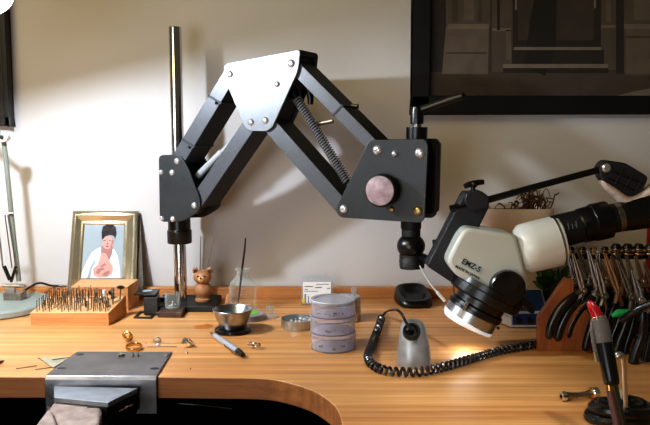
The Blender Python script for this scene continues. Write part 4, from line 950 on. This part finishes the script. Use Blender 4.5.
b = MB(); b.tube([S(565, 305, 1.19), S(571, 284, 1.21), S(575, 276, 1.22)], [PX(1.6, 1.2)]*3, 'silver', 8); b.tube([S(565, 305, 1.19), S(563, 311, 1.19)], [PX(1.6, 1.2), PX(.5, 1.2)], 'silver', 8); tag(b.build('steel_scriber'), 'bright steel rod leaning beside the rack\'s left board', 'tool')

# ------------------------------------------------------------ red-tipped handpiece, foreground
YH = .80
hp = thing('handpiece', 'upright handpiece with red tip, grey grip and black body, right foreground', 'handpiece', D(628, 450))
def Hh(x, y): return S(x, y, YH+ (y-420)*-.0004)
def seg(lst, m, nm, s=24):
    b = MB(); b.tube([Hh(x, y) for x, y, r in lst], [PX(r, YH) for x, y, r in lst], m, s); return b.build(nm, hp, bevel=.0005, angle=40)
seg([(588.5, 301, 2), (590, 303, 4), (593, 308, 5.4), (598, 317, 6.2)], 'red', 'red_tip')
seg([(597.8, 316.5, 7.6), (599.2, 320.5, 8.4)], 'silver', 'ferrule')
seg([(599.5, 320, 9), (604, 343, 9.2)], 'grip', 'grip')
seg([(604, 342, 8.7), (607, 358, 8.7), (611, 379, 8.3), (612, 384, 7.6), (612.3, 386, 5.5)], 'black', 'body')
seg([(609, 384, 4.5), (610, 391, 4.3)], 'brass', 'brass_collar')
seg([(610, 390, 4), (613.5, 406, 4.3), (624, 452, 4.8)], 'brownrod', 'hose')
b = MB(); b.tube(bez([Hh(592.5, 320), Hh(592, 332), Hh(595, 350), Hh(598, 361)], 5), PX(2.2, YH), 'grip', 10); b.tube([Hh(595.8, 352), Hh(598, 362)], PX(2.6, YH), 'silver', 10); b.build('side_lever', hp)
tag(MB().tube(bez([S(615.5, 384, YH+.02), S(619, 402, YH+.018), S(628, 440, YH+.012)], 5), PX(2.6, YH), 'olive', 10).build('olive_hose'), 'thin olive hose beside the brown hose of the handpiece', 'hose')
b = MB(); b.tube(bez([S(616.5, 357, .87), S(618, 354, .87), S(621.5, 355, .87), S(623.5, 362, .87), S(624.5, 380, .87), S(626, 421, .87)], 5), [PX(2.6, .87)]*26, 'chrome', 12); b.ball(S(619, 356, .87), PX(4, .87), 'chrome', 12, (1, 1, .8))
tag(b.build('chrome_hook'), 'chrome hooked rod standing just right of the red-tipped handpiece', 'hook')
# coil of black hose
hc = D(622, 424); b = MB(); pts_ = []
for i in range(260):
    f = i/259; a = f*2*math.pi*6.2; lay = int(f*2); g = (f*2) % 1; z = DESK+.0075+lay*.0105
    r = .050-.036*g if lay == 0 else .018+.028*g
    pts_.append(V((hc.x+r*.82*math.cos(a), hc.y+.008+r*.6*math.sin(a), z+.0025*math.sin(a*1.4+f*9))))
b.tube(pts_, .0070, 'rubber', 10); tag(b.build('coiled_hose'), 'coil of thick black rubber hose around the foot of the handpiece', 'hose')

# ------------------------------------------------------------ chrome wrench-like fitting
p0, p1 = D(563, 401), D(594, 398)
ft = thing('steel_fitting', 'short steel double-ended fitting lying on the bench before the rack', 'fitting', (p0+p1)/2)
up = V((0, 0, 1)); r_ = .0058
dirn = (p1-p0).normalized()
b = MB(); a0 = p0+up*.0065; a1_ = p1+up*.0065
b.lathe([(.003, 0), (.0063, 0), (.0066, .001), (.0066, .006), (.004, .008)], a0-dirn*.003, 'silver', axis=dirn, seg=18); b.lathe([(.003, 0), (.003, .006)], a0-dirn*.003, 'inkblack', axis=dirn, seg=14); b.build('left_nut', ft)
b = MB(); b.tube([a0+dirn*.004, a0.lerp(a1_, .25), a0.lerp(a1_, .5), a0.lerp(a1_, .75), a1_-dirn*.002], [.0058, .0042, .003, .0042, .0052], 'dsteel', 14)
b.tube([a0+dirn*.008+up*.003, a0.lerp(a1_, .45)-up*.0035], [.002, .0015], 'matte', 8); b.build('shank', ft)
b = MB(); b.lathe([(0, 0), (.0062, 0), (.0078, .002), (.0078, .0028), (.0068, .003), (.0068, .010), (.005, .012), (0, .012)], a1_-dirn*.005+up*.001, 'silver', axis=dirn, seg=20); b.build('right_head', ft)
b = MB(); b.torus(a1_-dirn*.006+up*.001, .0058, .0016, 'brass', axis=dirn); b.build('brass_washer', ft)

# ------------------------------------------------------------ rings and small jewellery
def ringo(px, py, R, r, m, axis, label, extra=None, zoff=None, sz=1):
    c_ = D(px, py); axv = V(axis).normalized(); h = (zoff if zoff is not None else R*math.sqrt(max(0, 1-axv.z**2))+r)
    t = thing('finger_ring', label, 'ring', c_); c3 = c_+V((0, 0, h))
    MB().torus(c3, R, r, m, axis=axv, seg=36, s2=10, sz=sz).build('band', t)
    if extra:
        b = MB(); extra(b, c3); b.build('setting', t)
    return t
def nugget(b, c_):
    for i in range(9):
        a = i/9*6.28; b.ball(c_+V((.0055*math.cos(a)-.001, -.003+.003*math.sin(a*2), .0055*math.sin(a)+.001)), .0026, 'gold', 8)
ringo(128, 341, .0078, .0022, 'gold', (.3, .9, .45), 'chunky textured gold ring behind the plain gold band', nugget)
ringo(134, 349.5, .0125, .0013, 'gold', (.05, -.15, 1), 'wide plain gold band lying beside the steel plate', None, .0042, sz=2.6)
def sett(b, c_):
    b.lathe([(0, .004), (.006, .003), (.007, .001), (.0055, -.001)], c_+V((-.006, -.006, .002)), 'silver', axis=(-.5, -.6, .6), seg=8)
ringo(190, 346.5, .0085, .0016, 'silver', (.5, .5, .6), 'silver signet ring at the right end of the thin pins', sett)
ringo(254.5, 348.5, .0095, .0017, 'silver', (.2, .5, .85), 'silver open ring right of the pencil', lambda b, c_: (b.ball(c_+V((-.0095, .0, .001)), .003, 'silver', 10), b.ball(c_+V((.008, -.004, .001)), .003, 'gold', 10)))
c = D(157, 342.5); b = MB()
st = [c+V((.0085*(1 if i % 2 == 0 else .45)*math.cos(i*math.pi/5), .0085*(1 if i % 2 == 0 else .45)*math.sin(i*math.pi/5), .003)) for i in range(10)]
b.prism(st, (0, 0, .002), 'silver'); b.torus(c+V((0, .002, .0035)), .006, .001, 'silver', axis=(0, 1, .5)); tag(b.build('star_charm'), 'small silver star-shaped charm lying across the thin pins', 'charm')
c = D(160, 345.5); b = MB(); b.ball(D(158, 346.5)+V((0, 0, .0028)), .0028, 'clay', 12, (1.2, 1, .9)); tag(b.build('pearl_stud'), 'tiny white pearl stud in front of the star charm', 'pearl')
tag(MB().tube([D(145, 343, DESK+.0008), D(186, 343.2, DESK+.0008)], .0007, 'silver', 6).build('silver_pin'), 'long thin silver pin behind, running under the star charm', 'pin')
tag(MB().tube([D(147, 346.8, DESK+.0008), D(177, 346.6, DESK+.0008)], .0007, 'silver', 6).build('silver_pin'), 'shorter thin silver pin in front of the star charm', 'pin')
b = MB(); b.ball(D(187, 354)+V((0, 0, .0018)), .002, 'silver', 8, (1.2, 1, .8)); tag(b.build('metal_bead'), 'tiny metal bead before the silver signet ring', 'bead')
b = MB(); b.ball(D(190.5, 369)+V((0, 0, .0006)), .0010, 'matte', 8); tag(b.build('metal_speck'), 'dark speck near the bench edge right of the steel plate', 'speck')

# ------------------------------------------------------------ pencil
p0, p1 = D(210, 335.5), D(243, 358.5); up = V((0, 0, .0060)); d_ = (p1-p0).normalized(); Lp_ = (p1-p0).length
pn = thing('mechanical_pencil', 'silver-grey mechanical pencil lying in front of the steel bowl', 'pencil', p0.lerp(p1, .5))
pg = lambda f: p0+(p1-p0)*f+up
m_ = mat('pencil_metal', (190, 197, 206), .3, metal=.5, var=.06)
MB().tube([pg(.0), pg(.06), pg(.16)], [.001, .002, .0045], 'dsteel', 14).build('tip', pn)
MB().tube([pg(.16), pg(.5), pg(.86)], [.0046, .0056, .0056], m_, 16).build('barrel', pn)
MB().tube([pg(.86), pg(.93), pg(1.0)], [.0055, .005, .0038], 'black', 14).build('cap', pn)
sd = V((-d_.y, d_.x, 0)); b = MB(); b.tube([pg(.56)-sd*.006, pg(.62)-sd*.0075, pg(.86)-sd*.0068, pg(.9)], [.0012, .0013, .0013, .0013], 'chrome', 8); b.build('clip', pn)
# stain on desk
b = MB(); c = D(201, 327)
tag(b.prism([c+V((x*.0017, y*.0105, .0001)) for x, y in ((-9, 0), (-5, 1.2), (0, 1.1), (4, 2), (10, 1.6), (13, .3), (8, -1.3), (2, -1.1), (-5, -1.2))], (0, 0, .0004), wood('stain', (196, 118, 58), (176, 100, 46), rough=.3)).build('shellac_drip'), 'orange-brown shellac stain on the bench left of the bowl', 'stain')

# ------------------------------------------------------------ steel plate and clamp, bench peg
tp_ = .0035
bl_, br_, fr_, fl_ = D(77, 353.5), D(172, 353.5), D(158, 376.5), D(47, 376)
fr_.y = fl_.y = yf-.004
mp_ = thing('mounting_plate', 'bent scratched steel plate over the bench front edge', 'plate', (bl_+fr_)/2)
xl, xr_ = fl_.x, S(157, 390, yf-.004).x
b = MB(); prof = [(0, 0), (1, 0)]
ypl = yf-.006; zbt = S(100, 414, ypl).z
def PTt(x, k): return x
secs = []
for (yy, zz_, w0) in ((bl_.y, DESK+tp_, 0), (ypl+.012, DESK+tp_, 1), (ypl+.004, DESK+tp_-.0008, 1), (ypl, DESK+tp_-.005, 1), (ypl-.0004, DESK-.01, 1), (ypl-.0004, zbt, 1)):
    xL = bl_.x if w0 == 0 else xl; xR = br_.x if w0 == 0 else xr_
    iy, iz = (yy, DESK+.0004) if zz_ > DESK+.002 else (yy+tp_, zz_)
    if w0 == 1 and zz_ > DESK and yy < ypl+.005: iy, iz = yf-.0012, DESK+.0004
    secs.append([V((xL, yy, zz_)), V((xR, yy, zz_)), V((xR, iy, iz)), V((xL, iy, iz))])
b.loft(secs, 'plate'); b.build('bent_plate', mp_, bevel=.0012, angle=40)
def stud(x, y, r, h, m, lb, nm='stud'):
    c_ = D(x, y, DESK+tp_); b = MB(); b.lathe([(0, 0), (r, 0), (r, h*.4), (r*.4, h*.5), (r*.4, h), (0, h)], c_, m, seg=12); return tag(b.build(nm), lb, 'stud')
for x, y in ((80, 354.5), (62, 368.3), (154.5, 368.5)):
    c_ = D(x, y, DESK+tp_); MB().lathe([(0, .0004), (.0045, .0004), (.0055, .0), (.0055, -.0005), (0, -.0005)], c_, 'inkblack', seg=16, sx=1.3).build('screw', mp_)
MB().lathe([(0, .0012), (.004, .001), (.005, 0), (0, 0)], D(166, 355, DESK+tp_), 'dsteel', seg=6).build('screw', mp_)
stud(133, 356, .002, .006, 'dsteel', 'left one of two tiny steel studs on the plate before the gold band')
stud(138, 356, .002, .006, 'dsteel', 'right one of two tiny steel studs on the plate before the gold band')
c = D(121.5, 355.5, DESK+tp_); b = MB()
for i in range(5):
    a = i/5*6.28; b.ball(c+V((.0035*math.cos(a), .0035*math.sin(a), .0018)), .0022, 'dsteel', 8)
b.ball(c+V((0, 0, .003)), .0025, 'silver', 8); tag(b.build('flower_stud'), 'small dark flower-shaped stud on the steel plate\'s back edge', 'stud')
# clamp block
zk = .889
ck = thing('peg_clamp', 'grey steel wedge clamp on the front of the mounting plate', 'clamp', D(95, 395, zk))
tpoly = [D(58, 382, zk), D(138, 388, zk), D(108, 402.5, zk), D(54, 397.5, zk)]
tpoly = [V((p.x, min(p.y, ypl-.001), p.z)) for p in tpoly]
b = MB(); b.prism(tpoly, (0, 0, -.007), 'plateb'); b.build('top_jaw', ck, bevel=.0006)
rp_ = [tpoly[1]+V((-.002, 0, -.007)), tpoly[1]+V((-.03, 0, -.007)), tpoly[2]+V((-.03, .002, -.007)), tpoly[2]+V((-.002, .002, -.007))]
b = MB(); b.prism([V((p.x, p.y, p.z)) for p in rp_], (0, 0, -.03), 'matte'); b.build('side_block', ck, bevel=.001)
mid = tpoly[1].lerp(tpoly[2], .45)+V((0, -.001, -.020))
b = MB(); dj = (tpoly[2]-tpoly[1]).normalized(); b.cyl(mid-dj*.016, mid+dj*.014, .0015, 'chrome', seg=10); b.lathe([(0, 0), (.004, .001), (.004, .003), (0, .004)], mid, 'silver', axis=(1, -.6, .2), seg=12); b.build('clamp_bolt', ck)
zp = zk-.0085
pg_ = thing('bench_peg', 'worn pale wooden bench peg with a V cut, held under the steel clamp', 'bench peg', D(70, 420, zp))
b = MB(); b.prism([D(60, 392, zp), D(102, 396, zp), D(102, 412, zp), D(95, 440, zp), D(72, 465, zp), D(64, 455, zp), D(60, 428, zp), D(54, 413, zp), D(48, 408.5, zp)], (0, 0, -.022), 'peg'); b.build('peg', pg_, bevel=.006, seg=3)
b = MB(); b.prism([D(48, 408, zp-.001), D(52, 411, zp-.001), D(58, 428, zp-.003), D(60, 455, zp-.004), D(40, 470, zp-.006), D(18, 460, zp-.006), D(33, 428, zp-.003)], (0, 0, -.018), 'peg'); b.build('peg_horn', pg_, bevel=.004, seg=3)
b = MB(); b.prism([D(47, 406, zp-.003), D(54, 409, zp-.003), D(64, 428, zp-.006), D(66, 455, zp-.006), D(54, 460, zp-.006), D(55, 430, zp-.006)], (0, 0, -.012), 'pegd'); b.build('saw_cut', pg_)

# scraps of sheet on the desk
b = MB(); e_ = .0012
b.prism([D(40, 359, DESK+e_), D(62, 357.5, DESK+e_), D(68, 358.5, DESK+e_*2), D(53, 368, DESK+e_)], (0, 0, .0006), mat('dull_sheet', (176, 172, 150), .5, metal=.5)); tag(b.build('sheet_scrap'), 'dull triangular sheet metal scrap left of the steel plate', 'scrap')
for (x0, y0, x1, y1, t) in ((38, 358.5, 50, 360.5, 'short steel strip behind the triangular scrap'), (16, 369, 37, 366, 'thin steel strip alone at the far left of the bench edge'), (35, 370, 53, 367.5, 'thin steel strip in front of the triangular scrap'), (52, 361.5, 70, 359, 'thin dark strip lying across the triangular scrap')):
    a_0, b_0 = D(x0, y0), D(x1, y1); zz_ = .0028 if 'across' in t else .0007
    b = MB(); b.tube([a_0+V((0, 0, zz_)), b_0+V((0, 0, zz_))], .0009, 'dsteel', 6, flat=.6); tag(b.build('metal_strip'), t, 'strip')
b = MB(); b.tube(bez([D(-6, 363, DESK+.003), D(0, 362, DESK+.003), D(4, 360.5, DESK+.002)], 3), [.003, .003, .0028, .0025, .002, .0015, .0006], 'brownrod', 8); tag(b.build('leather_tip'), 'dark brown pointed tip at the left border of the bench', 'tool tip')

# ------------------------------------------------------------ light
w = bpy.data.worlds.new('room'); SC.world = w; w.use_nodes = True
bg = w.node_tree.nodes['Background']; bg.inputs[0].default_value = (.54, .46, .30, 1); bg.inputs[1].default_value = .14
def area(name, loc, target, size, energy, color):
    l = bpy.data.lights.new(name, 'AREA'); l.energy = energy; l.size = size; l.color = color; l.shape = 'DISK'
    o = bpy.data.objects.new(name, l); COL.objects.link(o); o.location = loc
    o.rotation_euler = (V(target)-V(loc)).to_track_quat('-Z', 'Y').to_euler(); return o
wl = area('cool_fill', (-.75, -.5, 1.12), (-.05, 1.5, .98), .8, 1.7, (.88, .93, 1)); wl.data.spread = math.radians(75)  # unseen soft fill added for metal reflections and the lower wall
sl = bpy.data.lights.new('bench_fill_spot', 'SPOT'); sl.energy = 30; sl.color = (.92, .96, 1); sl.spot_size = math.radians(19); sl.spot_blend = 1; sl.shadow_soft_size = .05  # unseen spot added to brighten the bench front
so = bpy.data.objects.new('bench_fill_spot', sl); COL.objects.link(so); so.location = (.45, .35, 2.1); so.rotation_euler = (D(470, 388)-V(so.location)).to_track_quat('-Z', 'Y').to_euler()
area('warm_fill', (-1.3, .1, 2.3), (-.5, 1.6, 1.4), .9, 14, (1, .80, .43))  # unseen warm fill added for the ambient tone of the wall
r_l = bpy.data.lights.new('ring_led', 'SPOT'); r_l.energy = .25; r_l.color = (.92, .95, 1); r_l.spot_size = math.radians(150); r_l.spot_blend = 1; r_l.shadow_soft_size = .025
ro = bpy.data.objects.new('ring_led', r_l); COL.objects.link(ro); ro.location = O(465.5, 331.5); ro.rotation_euler = (-V((-.10, .42, .9))).to_track_quat('-Z', 'Y').to_euler()

# ------------------------------------------------------------ camera
cd = bpy.data.cameras.new('camera'); cd.sensor_width = 36; cd.lens = 36*F/650; cd.clip_start = .01
co = bpy.data.objects.new('camera', cd); COL.objects.link(co); co.location = CAM; co.rotation_euler = (math.pi/2-TH, 0, 0)
SC.camera = co
SC.view_settings.view_transform = 'Standard'
SC.view_settings.exposure = 0.05
try: SC.view_settings.look = 'Medium High Contrast'
except Exception: pass
SC.cycles.use_denoising = True
SC.cycles.max_bounces = 8; SC.cycles.transparent_max_bounces = 24
SC.cycles.sample_clamp_indirect = 4
